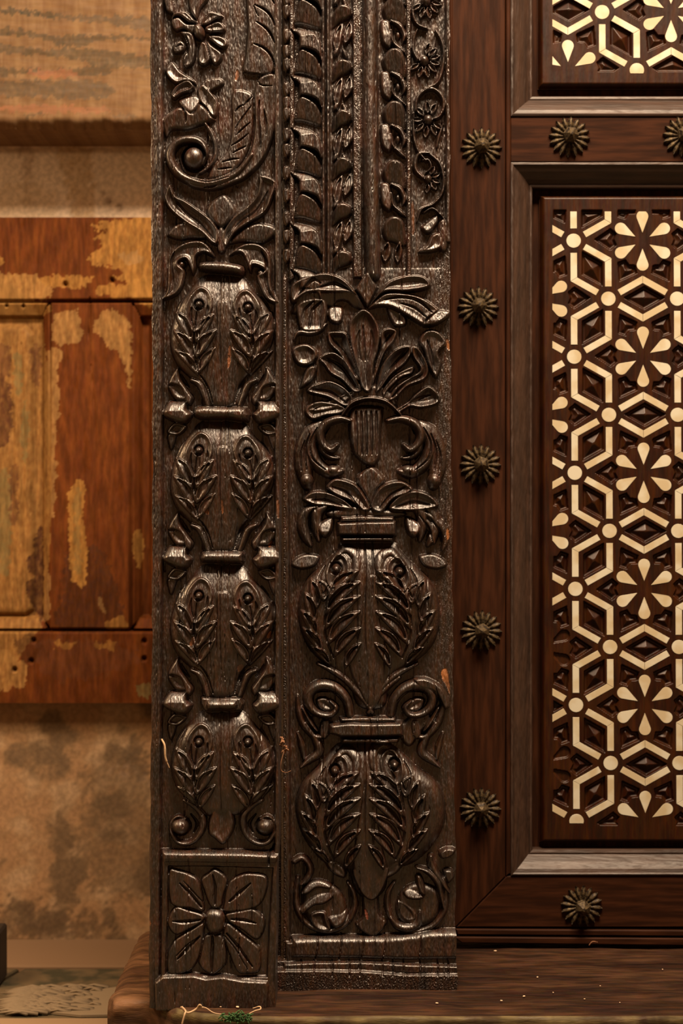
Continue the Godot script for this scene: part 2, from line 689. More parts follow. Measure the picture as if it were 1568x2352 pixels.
func make_materials() -> void:
	mats.post = wood("waxed dark carved wood", [0.31, 0.55], 0.22, 0.24, 0.45, 0.12, 0.09)
	mats.post.metallic_specular = 0.69
	mats.door = wood("polished brown door wood", [0.58, 0.66], 0.10, 0.05, 0.3)
	mats.door.vertex_color_use_as_albedo = false
	mats.door.metallic_specular = 0.2
	mats.door.albedo_color = Color(0.037, 0.0122, 0.0046).linear_to_srgb()
	mats.rail = mats.door.duplicate()
	mats.rail.uv1_scale = Vector3(0.9, 9.0, 9.0)
	mats.mould = mats.door.duplicate()
	mats.mould.metallic_specular = 0.5
	mats.mould.roughness = 0.84
	mats.mould.normal_scale = 0.35
	mats.mould.albedo_color = Color(0.042, 0.0205, 0.0115).linear_to_srgb()
	mats.mould_flat = mats.mould.duplicate()  # the same wood with its grain lying level
	mats.mould_flat.uv1_scale = Vector3(0.9, 9.0, 9.0)
	mats.panel = wood("red brown panel wood", [0.40, 0.46], 0.12, 0.015, 0.2)
	mats.panel.metallic_specular = 0.38
	mats.sill = wood("worn sill wood", [0.5, 0.8], 1.0, 0.35, 0.34, 0.12)
	mats.sill.metallic_specular = 0.3
	mats.sill.uv1_scale = Vector3(1.3, 9.0, 9.0)
	mats.joinery = wood("old painted joinery", [0.55, 0.75], 0.2, 0.15, 0.2)
	mats.joinery.metallic_specular = 0.2
	mats.beam = wood("weathered beam", [0.7, 0.9], 1.0, 0.05, 0.06)
	mats.beam.uv1_scale = Vector3(1.4, 9.0, 9.0)
	mats.plaster = wood("stained plaster", [0.85, 1.0], 1.0, 0.1, 0.12)
	var iv := plain("bone inlay", Color(0.50, 0.485, 0.385), 0.45)
	iv.albedo_texture = noise_tex(31, 0.01, 256, 0.0, [0.3, Color(0.93, 0.88, 0.8), 0.7, Color(1, 1, 1)], 4)
	iv.uv1_triplanar = true
	iv.uv1_scale = Vector3(8, 8, 8)
	mats.bone = iv
	var br := plain("aged brass", Color(0.10, 0.070, 0.031), 0.42, 0.45)
	br.roughness_texture = noise_tex(33, 0.05, 256, 0.0, [0.3, grey(0.5), 0.7, grey(0.75)], 4)
	br.roughness = 1.0
	br.albedo_texture = noise_tex(34, 0.04, 256, 0.0, [0.35, Color(0.35, 0.3, 0.25), 0.6, Color(1, 1, 1)], 4)
	br.uv1_triplanar = true
	br.uv1_scale = Vector3(20, 20, 20)
	mats.brass = br
	mats.room = plain("limewash", Color(0.36, 0.27, 0.18), 0.95)
	mats.dim = plain("brown room paint", Color(0.26, 0.165, 0.10), 0.9)
	var st := plain("floor stone", Color(0.115, 0.088, 0.052), 0.7)
	st.albedo_texture = noise_tex(36, 0.012, 512, 0.0, [0.3, Color(0.6, 0.66, 0.6), 0.5, Color(0.85, 0.85, 0.8), 0.7, Color(1, 0.97, 0.9)], 5)
	st.uv1_triplanar = true
	st.uv1_scale = Vector3(3, 3, 3)
	mats.stone = st
	mats.kerb = plain("tan kerb stone", Color(0.19, 0.118, 0.064), 0.85)
	mats.straw = plain("pale fibre", Color(0.215, 0.165, 0.102), 0.8)
	mats.pale = plain("pale worn stone", Color(0.27, 0.185, 0.105), 0.8)
	mats.thread = plain("jute thread", Color(0.42, 0.29, 0.17), 0.8)
	mats.moss = plain("green fluff", Color(0.03, 0.085, 0.022), 0.9)
	mats.crumb = plain("plaster crumb", Color(0.62, 0.45, 0.3), 0.8)
	mats.lint = plain("brown lint", Color(0.22, 0.105, 0.05), 0.9)
	mats.black = plain("dark stained block", Color(0.012, 0.008, 0.006), 0.6)
	mats.hole = plain("nail hole", Color(0.006, 0.004, 0.003), 0.9)

# ---------------------------------------------------------------- light: one broad warm lamp under the ceiling, in front of the doorway
func make_lamp() -> void:
	lamp("broad warm lamp panel under the ceiling to the right of the viewer", Vector3(0.32, 2.4, 0.84), Vector2(1.1, 0.55), 23.0, Color(1.0, 0.87, 0.73))
	lamp("smaller warm lamp panel hanging low at the left, before the old joinery", Vector3(-1.15, 1.25, 0.25), Vector2(0.45, 0.45), 3.4, Color(1.0, 0.82, 0.62))

func lamp(label: String, at: Vector3, size: Vector2, energy: float, col: Color) -> void:
	var o := thing("ceiling_lamp", label, "lamp", at, "lamp panels under the ceiling")
	var e := Vector3(size.x * 0.5, 0.0, size.y * 0.5)
	put("housing", soft_box(-e - Vector3(0.02, -0.012, 0.02), e + Vector3(0.02, 0.06, 0.02), 0.006), mats.dim, o)
	var gl := plain("lamp diffuser", Color(0.8, 0.7, 0.55), 0.6)
	gl.emission_enabled = true
	gl.emission = col
	gl.emission_energy_multiplier = 1.5
	put("diffuser", soft_box(-e + Vector3(0, 0.002, 0), e + Vector3(0, 0.012, 0), 0.002), gl, o)
	put("cord", tube(PackedVector3Array([Vector3(0, 0.06, 0), Vector3(0, 2.6 - at.y, 0)]), PackedFloat32Array([0.006, 0.006])), mats.black, o)
	var l := AreaLight3D.new()
	l.name = "lamp_light"
	l.area_size = size
	l.light_color = col
	l.light_energy = energy
	l.area_range = 12.0
	l.shadow_enabled = true
	o.add_child(l)
	l.rotation_degrees = Vector3(-90, 0, 0)

# ---------------------------------------------------------------- the room
func make_room() -> void:
	var c := Carver.new(-800.0, 2160.0, 8.0, func(_y): return -60.0, func(_y): return 430.0)
	c.parts[0][0] = "stained_plaster"
	var n := noise_of(51, 0.006, 5)
	var n2 := noise_of(52, 0.011, 4)
	c.tone.resize(c.nx * c.ny)
	for j in c.ny:
		var y := c.y0 + j * c.st
		for i in c.nx:
			var x := c.lft[j] + i * c.dxs[j]
			var q := j * c.nx + i
			var v := n.get_noise_2d(x, y)
			var col := Color(0.35, 0.215, 0.11)
			col = col.lerp(Color(0.42, 0.29, 0.17), smoothstep(-0.1, 0.35, n2.get_noise_2d(x * 0.7, y * 0.7)))
			col = col.lerp(Color(0.17, 0.112, 0.06), smoothstep(0.0, 0.3, v + 0.25 * n2.get_noise_2d(x, y) + (0.13 if x > 130.0 and y > 1800.0 and y < 2080.0 else -0.05)))
			if y < 520.0: col = col.lerp(Color(0.80, 0.65, 0.48), 0.9)
			c.tone[q] = col
			c.h[q] = 2.0 * n2.get_noise_2d(x, y)
	c.paint([52, 300, 75, 300, 72, 470, 56, 460], Color(0.34, 0.21, 0.11), 9.0, 0.5)
	c.paint([120, 300, 200, 290, 212, 520, 170, 520, 150, 420], Color(0.50, 0.33, 0.16), 12.0, 0.7)
	c.paint([0, 430, 120, 440, 125, 520, 0, 520], Color(0.55, 0.40, 0.23), 16.0, 0.5)
	c.paint([232, 440, 250, 450, 255, 465, 240, 458], Color(0.16, 0.10, 0.06), 4.0, 0.7)
	c.paint([262, 472, 282, 470, 275, 480, 265, 482], Color(0.16, 0.10, 0.06), 4.0, 0.7)
	c.paint([190, 1770, 260, 1740, 340, 1760, 360, 1900, 330, 2050, 240, 2050, 170, 1960, 200, 1870], Color(0.15, 0.10, 0.055), 34.0, 0.65)
	c.paint([250, 1765, 330, 1765, 345, 1800, 290, 1780], Color(0.30, 0.215, 0.15), 22.0, 0.6)
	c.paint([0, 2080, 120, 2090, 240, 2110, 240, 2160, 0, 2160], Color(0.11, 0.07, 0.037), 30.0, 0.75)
	c.paint([280, 1720, 320, 1690, 340, 1770, 320, 1790], Color(0.115, 0.08, 0.045), 14.0, 0.7)
	var w := thing("wall_back", "", "", Vector3.ZERO)
	tag(w, "stained tan plaster wall behind the posts and the old joinery", "wall", "", "structure")
	assemble(c, Z_WALL, Z_WALL - 0.02, w, mats.plaster)
	put("wall_core", soft_box(Vector3(-1.9, -0.02, Z_WALL - 0.12), Vector3(1.9, 2.62, Z_WALL - 0.015), 0.001), mats.room, w)
	for e in [["wall_left", Vector3(-2.0, -0.02, -0.73), Vector3(-1.9, 2.62, 3.3)], ["wall_right", Vector3(1.9, -0.02, -0.73), Vector3(2.0, 2.62, 3.3)], ["wall_front", Vector3(-1.9, -0.02, 3.2), Vector3(1.9, 2.62, 3.3)], ["ceiling", Vector3(-1.9, 2.6, -0.606), Vector3(1.9, 2.7, 3.2)]]:
		tag(put(e[0], soft_box(e[1], e[2], 0.001), mats.dim), {"wall_left": "plain brown wall at the left of the room", "wall_right": "plain brown wall at the right of the room", "wall_front": "plain brown wall behind the viewer", "ceiling": "plain brown ceiling"}[e[0]], "ceiling" if e[0] == "ceiling" else "wall", "", "structure")
	var f := thing("floor", "", "")
	tag(f, "greenish stone slab floor below the timber sill", "floor", "", "structure")
	put("floor_bed", soft_box(Vector3(-1.9, -0.12, -0.606), Vector3(1.9, -0.008, 3.2), 0.001), mats.kerb, f)
	put("kerb_slab", soft_box(Vector3(-1.9, -0.01, -0.606), Vector3(1.9, 0.002, -0.455), 0.003), mats.kerb, f)
	# slabs laid with a slanting joint
	for k in 4:
		var xa := -0.445 + 0.62 * (k - 1)
		var q := PackedVector2Array([Vector2(xa, 0.445), Vector2(xa + 0.612, 0.445), Vector2(xa + 0.49, 0.02), Vector2(xa - 0.122, 0.02)])
		var me := put("floor_slab", prism(q, -0.01, 0.0, 0.002), mats.stone, f)
		me.rotation_degrees.x = -90
	put("floor_slab", soft_box(Vector3(-1.9, -0.01, -0.0), Vector3(1.9, 0.0, 3.2), 0.002), mats.stone, f)
	put("pale_slab", soft_box(Vector3(-0.9, -0.005, -0.19), Vector3(-0.268, 0.005, -0.02), 0.002), mats.pale, f)

# ---------------------------------------------------------------- the timber sill
func make_sill() -> void:
	var st := SurfaceTool.new()
	st.begin(Mesh.PRIMITIVE_TRIANGLES)
	var n := noise_of(61, 18.0, 4)
	var g := noise_of(62, 40.0, 4)
	var rows: Array = []
	var xs: Array = []
	var x := -0.262
	while x < 0.95:
		xs.append(x)
		x += 0.003 if x < 0.45 else 0.012
	var prof: Array = []  # (kind, t): along the top from the back to the front, round the edge, down the front
	for i in 60: prof.append([0, i / 60.0])
	for i in 9: prof.append([1, i / 8.0])
	for i in 24: prof.append([2, (i + 1) / 24.0])
	for xx in xs:
		var px: float = 784.0 + xx / (S * (D - 0.1) / D)
		var zf := along(px, [236.0, 0.050, 250.0, 0.064, 330.0, 0.070, 385.0, 0.098, 470.0, 0.122, 560.0, 0.134, 3000.0, 0.134])
		var er := along(px, [236.0, 0.016, 360.0, 0.010, 480.0, 0.006, 3000.0, 0.005])  # how far the front edge is rubbed round
		var row: Array = []
		for e in prof:
			var p: Vector3
			var zb := -0.25
			var nv := 1.0 if px < 470.0 else 0.35
			if e[0] == 0: p = Vector3(xx, SILL_Y, lerpf(zb, zf - er, e[1]))
			elif e[0] == 1: p = Vector3(xx, SILL_Y - er + er * cos(e[1] * PI / 2), zf - er + er * sin(e[1] * PI / 2))
			else: p = Vector3(xx, lerpf(SILL_Y - er, 0.0, e[1]), zf + (0.006 if px > 470.0 and e[1] > 0.15 else 0.0) * 0.0)
			var d := n.get_noise_3d(p.x * 0.5, p.y, p.z) * 0.007 * nv + g.get_noise_3d(p.x * 0.15, p.y, p.z) * 0.0011
			if e[0] == 0: p.y += minf(d - 0.0012, 0.0)
			else: p.z += d
			if xx < -0.244: p.y -= pow((-0.244 - xx) / 0.018, 2.0) * 0.009 * (1.0 if p.y > 0.02 else 0.0)
			row.append(p)
		rows.append(row)
	var tones: Array = []
	var m := noise_of(63, 14.0, 4)
	for i in xs.size():
		var tr: Array = []
		for k in prof.size():
			var p: Vector3 = rows[i][k]
			var v := clampf(0.45 + 1.5 * m.get_noise_3d(p.x * 0.35, p.y, p.z * 1.4) + 0.6 * g.get_noise_3d(p.x * 0.25, p.y, p.z * 2.0), 0.0, 1.0)
			var col := Color(0.026, 0.0115, 0.0058).lerp(Color(0.062, 0.028, 0.0135), v)
			var left := smoothstep(-0.16, -0.21, p.x + 0.03 * m.get_noise_3d(p.x * 3.0, p.y * 3.0, p.z * 3.0))
			col = col.lerp(Color(0.20, 0.105, 0.052).lerp(Color(0.10, 0.05, 0.024), v), left)
			if prof[k][0] == 1 and prof[k][1] > 0.2 and left < 0.5: col = col.lerp(Color(0.15, 0.115, 0.05), clampf(0.75 + 1.2 * m.get_noise_3d(p.x * 2.0, 3.0, p.z), 0.0, 1.0))
			if prof[k][0] == 2: col = col.lerp(Color(0.045, 0.026, 0.014) if left < 0.5 else Color(0.075, 0.04, 0.022), 0.6)
			tr.append(col)
		tones.append(tr)
	st.set_smooth_group(0)
	for i in xs.size() - 1:
		for k in prof.size() - 1:
			for e in [[0, 0], [1, 1], [0, 1], [0, 0], [1, 0], [1, 1]]:
				st.set_color(tones[i + e[0]][k + e[1]])
				st.add_vertex(rows[i + e[0]][k + e[1]])
	# ends, back and underside
	for i in [0, xs.size() - 1]:
		for k in prof.size() - 1:
			var a: Vector3 = rows[i][k]
			var b: Vector3 = rows[i][k + 1]
			var t: Array = [a, b, Vector3(a.x, 0.0, -0.25)]
			if i > 0: t.reverse()
			for p in t:
				st.set_color(tones[i][k])
				st.add_vertex(p)
	for q in [[Vector3(xs[0], 0, -0.25), Vector3(xs[-1], 0, -0.25), rows[-1][0], rows[0][0]]]:
		st.set_color(Color(0.05, 0.025, 0.013))
		quad(st, q, true)
	st.generate_normals()
	var s := put("timber_sill", st.commit(), mats.sill)
	tag(s, "thick worn brown timber sill with a rounded broken left end, under the posts and the door", "sill")

# ---------------------------------------------------------------- the outer post
func along(y: float, p: Array) -> float:  # piecewise straight line through [y, value, y, value ...]
	for i in range(0, p.size() - 2, 2):
		if y <= p[i + 2]:
			return lerpf(p[i + 1], p[i + 3], clampf((y - p[i]) / (p[i + 2] - p[i]), 0.0, 1.0))
	return p[p.size() - 1]

func out_left(y: float) -> float:
	return along(y, [0.0, 346.0, 500.0, 349.0, 900.0, 352.0, 1500.0, 350.0, 1950.0, 345.0, 2312.0, 343.0]) + 1.2 * sin(y * 0.031) + 0.8 * sin(y * 0.083)

func out_right(y: float) -> float:
	return along(y, [0.0, 640.0, 1000.0, 642.0, 1950.0, 640.0, 2010.0, 636.0, 2312.0, 633.0]) + 0.8 * sin(y * 0.027 + 1.0)

func make_outer_post() -> void:
	var o := thing("carved_post", "narrow carved wood post with a spiral scroll above and a square flower at its foot", "post")
	var c := Carver.new(-70.0, 2312.0, STEP, out_left, out_right)
	# border strips of the face, and the sunk ground between them
	for side in 2:
		c.fr(0, 0, 1568)
		c.group("border")
		if side == 0: c.leaf("border_strip", [366, -90, 377, -90, 376, 900, 374, 1500, 370, 2330, 340, 2330, 346, 1500, 346, 900, 340, -90], 15.0, {"w": 9.0, "sub": 1, "ramp": [346, 0, 366, 0, 0.72, 1.0]})
		else: c.leaf("border_strip", [629, -90, 660, -90, 660, 2330, 630, 2330, 630, 1500, 631, 900], 17.0, {"w": 5.0, "sub": 1})
	out_top(c)
	out_fleur(c)
	for b in 3:
		out_side_knobs(c, [948.0, 1280.0, 1613.0][b], b)
	for b in 4:
		out_vase(c, [616.0, 948.0, 1280.0, 1613.0][b], b)
	out_bands(c)
	out_foot(c)
	cracks(c, 41, 350.0, 636.0, 110, 2300.0)
	c.weather(3, 0.8)
	c.relief = 1.15
	var raw := Color(0.30, 0.105, 0.035)
	c.fr(340, 820, 340)
	c.chip([780, 1520, 800, 1520, 806, 1640, 785, 1650], raw)
	c.chip([1365, 1520, 1385, 1530, 1392, 1690, 1368, 1690], raw * 0.8)
	c.chip([610, 1640, 640, 1615, 655, 1650, 630, 1670], raw)
	c.chip([855, 0, 872, 0, 866, 70, 850, 60], raw)
	c.fr(340, 400, 340)
	c.chip([862, 1850, 885, 1850, 880, 2000, 850, 2060], raw * 0.8)
	c.fr(340, 1240, 340)
	c.chip([1270, 990, 1300, 960, 1305, 1025, 1265, 1035], raw * 0.8)
	c.chip([455, 1080, 480, 1020, 510, 1030, 495, 1100, 460, 1110], raw * 0.5)
	c.chip([950, 1330, 1000, 1310, 1010, 1345, 960, 1390], raw * 0.5)
	c.chip([1270, 45, 1310, 10, 1320, 25, 1285, 75], raw)
	c.fr(340, 1940, 340)
	c.chip([20, 790, 34, 815, 30, 850, 18, 835], raw)
	c.fr(340, 0, 340)
	c.chip([930, 760, 950, 740, 965, 800, 925, 860], raw * 0.8)
	assemble(c, Z_OUT, 0.02, o, mats.post)

func cracks(c: Carver, seed_: int, xa: float, xb: float, n: int, yb: float) -> void:  # drying cracks along the grain
	var r := RandomNumberGenerator.new()
	r.seed = seed_
	c.fr(0, 0, 1568)
	for i in n:
		var x := r.randf_range(xa, xb)
		var y := r.randf_range(0.0, yb)
		var l := r.randf_range(40.0, 190.0)
		var p: Array = []
		for s in 5: p.append_array([x + r.randf_range(-1.5, 1.5), y + l * s / 4.0])
		c.stroke("", p, [0.8, r.randf_range(2.2, 3.6), 0.8], r.randf_range(2.0, 4.5), "vee", {"sub": 3})

func out_top(c: Carver) -> void:
	c.fr(340, 0, 340)
	# flower with a faceted heart
	c.group("carved_flower")
	c.leaf("petal", [440, -150, 590, -150, 640, 0, 560, 110, 515, 215, 450, 130, 430, 20], 15, {"scoop": 6, "sw": 10, "ramp": [510, 215, 500, 0, 0.6, 1.0]})
	c.leaf("petal", [560, 265, 640, 140, 740, 150, 800, 190, 720, 225, 620, 285], 14, {"scoop": 5})
	c.leaf("petal", [605, 305, 680, 260, 755, 240, 815, 290, 805, 350, 640, 362], 15, {"scoop": 5})
	c.leaf("petal", [635, 398, 760, 390, 838, 440, 842, 500, 790, 530, 700, 478], 15, {"scoop": 4})
	c.leaf("petal", [622, 455, 700, 508, 785, 575, 782, 650, 720, 705, 664, 650], 16, {"scoop": 3})
	c.leaf("petal", [560, 465, 620, 475, 655, 580, 665, 655, 610, 712, 545, 695, 528, 600], 17, {"scoop": 6})
	c.leaf("petal", [340, 130, 420, 140, 500, 225, 520, 250, 440, 260, 350, 195, 290, 190, 250, 240, 260, 170], 15, {"scoop": 3})
	c.leaf("petal", [255, 220, 330, 195, 410, 262, 505, 275, 480, 375, 380, 325, 300, 345, 250, 280], 13, {})
	c.leaf("petal", [340, 350, 450, 350, 500, 420, 512, 560, 480, 690, 400, 730, 372, 640, 415, 540, 395, 430], 13, {"scoop": 3})
	c.stroke("", [400, 390, 430, 480, 420, 580, 395, 690], [10, 36, 14], 6)
	c.leaf("flower_heart", [480, 295, 535, 265, 595, 315, 605, 400, 545, 440, 490, 390], 25, {"w": 16, "sub": 3})
	c.group("carved_tendril")
	c.leaf("curl", [270, 480, 350, 440, 400, 490, 380, 560, 290, 582, 265, 530], 13, {"w": 5})
	c.stroke("", [300, 520, 340, 490, 370, 500], [8, 20, 8], 4)
	c.leaf("curl", [165, -20, 240, -20, 285, 100, 272, 165, 200, 140, 175, 60], 14, {})
	# large ribbed leaf running up the right side
	c.group("scale_leaf")
	c.leaf("leaf_blade", [1040, 500, 1055, 260, 1040, 60, 1060, -160, 1350, -200, 1362, 300, 1360, 700, 1250, 810, 1015, 775, 1030, 600], 13, {"w": 7, "ramp": [1150, 800, 1150, 300, 0.8, 1.1]})
	c.stroke("leaf_stem", [1075, -100, 1070, 120, 1085, 330, 1105, 490], [30, 40, 34, 14], 15, "tube")
	for s in 4: c.stroke("", [[1130, 70, 1230, 120, 1300, 190, 1345, 290], [1150, 250, 1240, 310, 1300, 380, 1340, 470], [1120, 480, 1220, 520, 1300, 600, 1345, 720], [1120, -70, 1220, -60, 1290, -20, 1340, 60]][s], [6, 34, 38, 12], 9, "slope")
	c.stroke("", [1120, 80, 1150, 150, 1170, 190], [6, 16, 4], 5)
	c.stroke("", [1010, 770, 1090, 790, 1180, 800, 1260, 820], [6, 22, 6], 6)
	# bow of ribbon-like leaves under the flower
	c.group("carved_bow")
	c.leaf("bow_leaf", [185, 740, 265, 665, 350, 765, 480, 850, 510, 905, 400, 885, 300, 905, 210, 830], 17, {"scoop": 4, "ramp": [300, 700, 300, 900, 0.6, 1.1]})
	c.leaf("bow_leaf", [560, 915, 620, 850, 765, 835, 805, 900, 700, 965, 640, 985], 12, {})
	c.leaf("bow_leaf", [320, 1090, 400, 1035, 515, 1015, 565, 1090, 490, 1215, 420, 1210], 18, {"w": 8, "ramp": [400, 1030, 430, 1200, 0.5, 1.0]})
	c.leaf("bow_leaf", [245, 1010, 300, 920, 420, 862, 495, 920, 470, 975, 360, 1015, 280, 1065], 18, {"scoop": 8, "sw": 5})
	c.leaf("bow_leaf", [535, 940, 600, 915, 742, 1080, 742, 1200, 690, 1260, 560, 1110, 525, 1000], 16, {"scoop": 6})
	c.stroke("", [560, 1100, 610, 1150, 650, 1195], [8, 30, 8], 7)
	c.leaf("bow_leaf", [165, 1260, 260, 1185, 350, 1145, 480, 1205, 560, 1110, 690, 1245, 705, 1290, 560, 1340, 420, 1385, 260, 1390, 200, 1465, 160, 1380], 19, {"w": 9, "ramp": [400, 1400, 400, 1180, 0.55, 1.0]})
	c.stroke("", [365, 1150, 400, 1230, 405, 1310], [10, 40, 10], 8)
	# volute
	c.group("volute_scroll")
	c.leaf("feathered_face", [890, 1000, 1000, 960, 1115, 1040, 1115, 1350, 1045, 1640, 860, 1860, 640, 1905, 690, 1760, 840, 1600, 890, 1350], 9, {"w": 8})
	for s in 8: c.stroke("", [[920, 1195, 960, 1150, 1010, 1120], [925, 1370, 1000, 1260, 1095, 1130], [935, 1440, 1010, 1370, 1085, 1305], [880, 1555, 970, 1500, 1065, 1425], [900, 1630, 970, 1590, 1035, 1560], [780, 1730, 880, 1700, 965, 1690], [735, 1805, 810, 1795, 890, 1785], [1010, 1130, 1060, 1080, 1100, 1040]][s], [6, 26, 8], 6, "slope")
	c.leaf("scroll_leaf", [1130, 950, 1190, 830, 1340, 800, 1352, 1000, 1335, 1400, 1230, 1700, 1050, 1890, 900, 1965, 700, 2025, 480, 2000, 400, 1920, 640, 1940, 880, 1860, 1070, 1640, 1130, 1350, 1125, 1100], 18, {"w": 7, "scoop": 3, "sw": 12})
	c.stroke("", [1180, 1080, 1170, 1250, 1185, 1400, 1200, 1620], [8, 30, 26, 6], 8)
	c.stroke("", [1230, 1180, 1250, 1320, 1260, 1450], [8, 40, 10], 7)
	c.stroke("", [1170, 880, 1200, 920, 1320, 930], [6, 16, 6], 5)
	c.stroke("", [600, 2000, 700, 1990, 780, 1940], [6, 26, 8], 6)
	c.stroke("scroll_rim", [610, 1320, 680, 1430, 722, 1560, 700, 1700, 620, 1800, 540, 1850], [30, 52, 56, 50, 40, 14], 15, "tube")
	c.stroke("scroll_rim", [1100, 1660, 940, 1850, 700, 1950, 480, 1930, 320, 1840, 240, 1700, 255, 1590, 340, 1510, 470, 1490, 570, 1530, 620, 1630, 580, 1750], [60, 90, 100, 100, 100, 105, 105, 100, 95, 80, 60, 30], 22, "tube")
	c.stroke("", [860, 1890, 640, 1940, 480, 1900, 370, 1810, 330, 1700], [8, 20, 22, 20, 8], 6, "vee")
	c.dome("scroll_eye", 492, 1680, 112, 118, 27, {"ring": 10, "rw": 0.25})

func out_fleur(c: Carver) -> void:
	c.fr(340, 400, 340)
	c.group("carved_fleuron")
	c.leaf("bud", [790, 222, 865, 265, 935, 390, 890, 490, 800, 575, 715, 550, 628, 430, 655, 315], 14, {"w": 10})
	c.leaf("leaflet", [205, 655, 300, 540, 430, 512, 555, 560, 625, 665, 600, 695, 450, 690, 340, 705], 15, {"w": 9, "ramp": [420, 700, 420, 520, 0.7, 1.0]})
	c.leaf("leaflet", [855, 745, 960, 620, 1130, 528, 1290, 540, 1365, 592, 1342, 665, 1200, 745, 1000, 725], 15, {"w": 9, "ramp": [1100, 740, 1150, 530, 0.7, 1.0]})
	c.leaf("long_leaf", [240, 118, 300, 240, 400, 290, 560, 400, 680, 500, 755, 620, 742, 745, 680, 745, 560, 630, 400, 530, 245, 400, 182, 280, 198, 185], 20, {"w": 5, "scoop": 9, "sw": 9})
	c.leaf("long_leaf", [1188, 25, 1355, 88, 1325, 250, 1245, 420, 1080, 530, 920, 645, 835, 785, 788, 725, 800, 620, 900, 470, 1050, 350, 1150, 230, 1178, 110], 20, {"w": 5, "scoop": 9, "sw": 9})
	c.stroke("", [280, 270, 420, 430, 560, 540, 690, 690], [8, 40, 40, 8], 4)
	c.stroke("", [1270, 190, 1150, 400, 990, 510, 850, 690], [8, 40, 40, 8], 4)
	c.leaf("stem_tip", [745, 600, 790, 570, 820, 640, 830, 800, 780, 850, 735, 800], 16, {"w": 6})
	for s in 2:
		c.group("drooping_scroll")
		if s == 0:
			c.leaf("scroll_leaf", [712, 890, 660, 785, 570, 718, 430, 725, 300, 790, 228, 900, 212, 1100, 205, 1230, 160, 1335, 290, 1300, 372, 1200, 398, 1040, 330, 960, 400, 915, 450, 1000, 480, 1080, 512, 1000, 520, 885, 600, 845], 21, {"w": 6, "scoop": 7, "sw": 8})
			c.dome("scroll_bead", 360, 965, 42, 45, 17)
			c.stroke("", [290, 830, 250, 950, 260, 1120, 230, 1270], [8, 40, 40, 8], 6)
		else:
			c.leaf("scroll_leaf", [860, 875, 930, 795, 1050, 742, 1190, 757, 1292, 860, 1312, 1000, 1315, 1200, 1395, 1375, 1270, 1350, 1185, 1200, 1150, 1085, 1230, 1030, 1120, 980, 1090, 1060, 1050, 960, 1000, 860, 940, 850], 21, {"w": 6, "scoop": 7, "sw": 8})
			c.dome("scroll_bead", 1195, 1055, 42, 42, 17)
			c.stroke("", [1200, 820, 1260, 950, 1250, 1120, 1300, 1290], [8, 40, 40, 8], 6)

func out_side_knobs(c: Carver, yb: float, b: int) -> void:
	for s in 2:
		c.fr(340, yb - 130.0, 340)
		if s == 1: c.axis = 790.0
		c.group("leaf_bracket")
		c.leaf("bracket_leaf", [215, 305, 250, 210, 325, 118, 348, 240, 440, 375, 486, 450, 450, 525, 400, 480, 350, 350, 270, 312], 19, {"w": 7, "ramp": [330, 120, 430, 480, 0.8, 1.1]})
		c.leaf("bracket_leaf", [218, 312, 340, 305, 440, 405, 480, 465, 400, 485, 300, 470, 235, 390], 13, {"w": 9, "scoop": 4})
		c.stroke("", [350, 190, 390, 270, 440, 330], [6, 34, 8], 5)
		c.leaf("bracket_knob", [160, 590, 230, 482, 330, 475, 430, 468, 425, 560, 478, 625, 400, 725, 260, 695, 182, 650], 27, {"w": 14, "sub": 3, "ramp": [300, 470, 300, 590, 0.5, 1.0]})
		c.leaf("bracket_leaf", [208, 800, 290, 708, 415, 745, 340, 835, 250, 838], 15, {"w": 5, "scoop": 6, "sw": 5})
		c.leaf("bracket_leaf", [212, 830, 310, 800, 300, 880, 250, 1000, 218, 930], 10, {"w": 6})
	c.axis = NAN

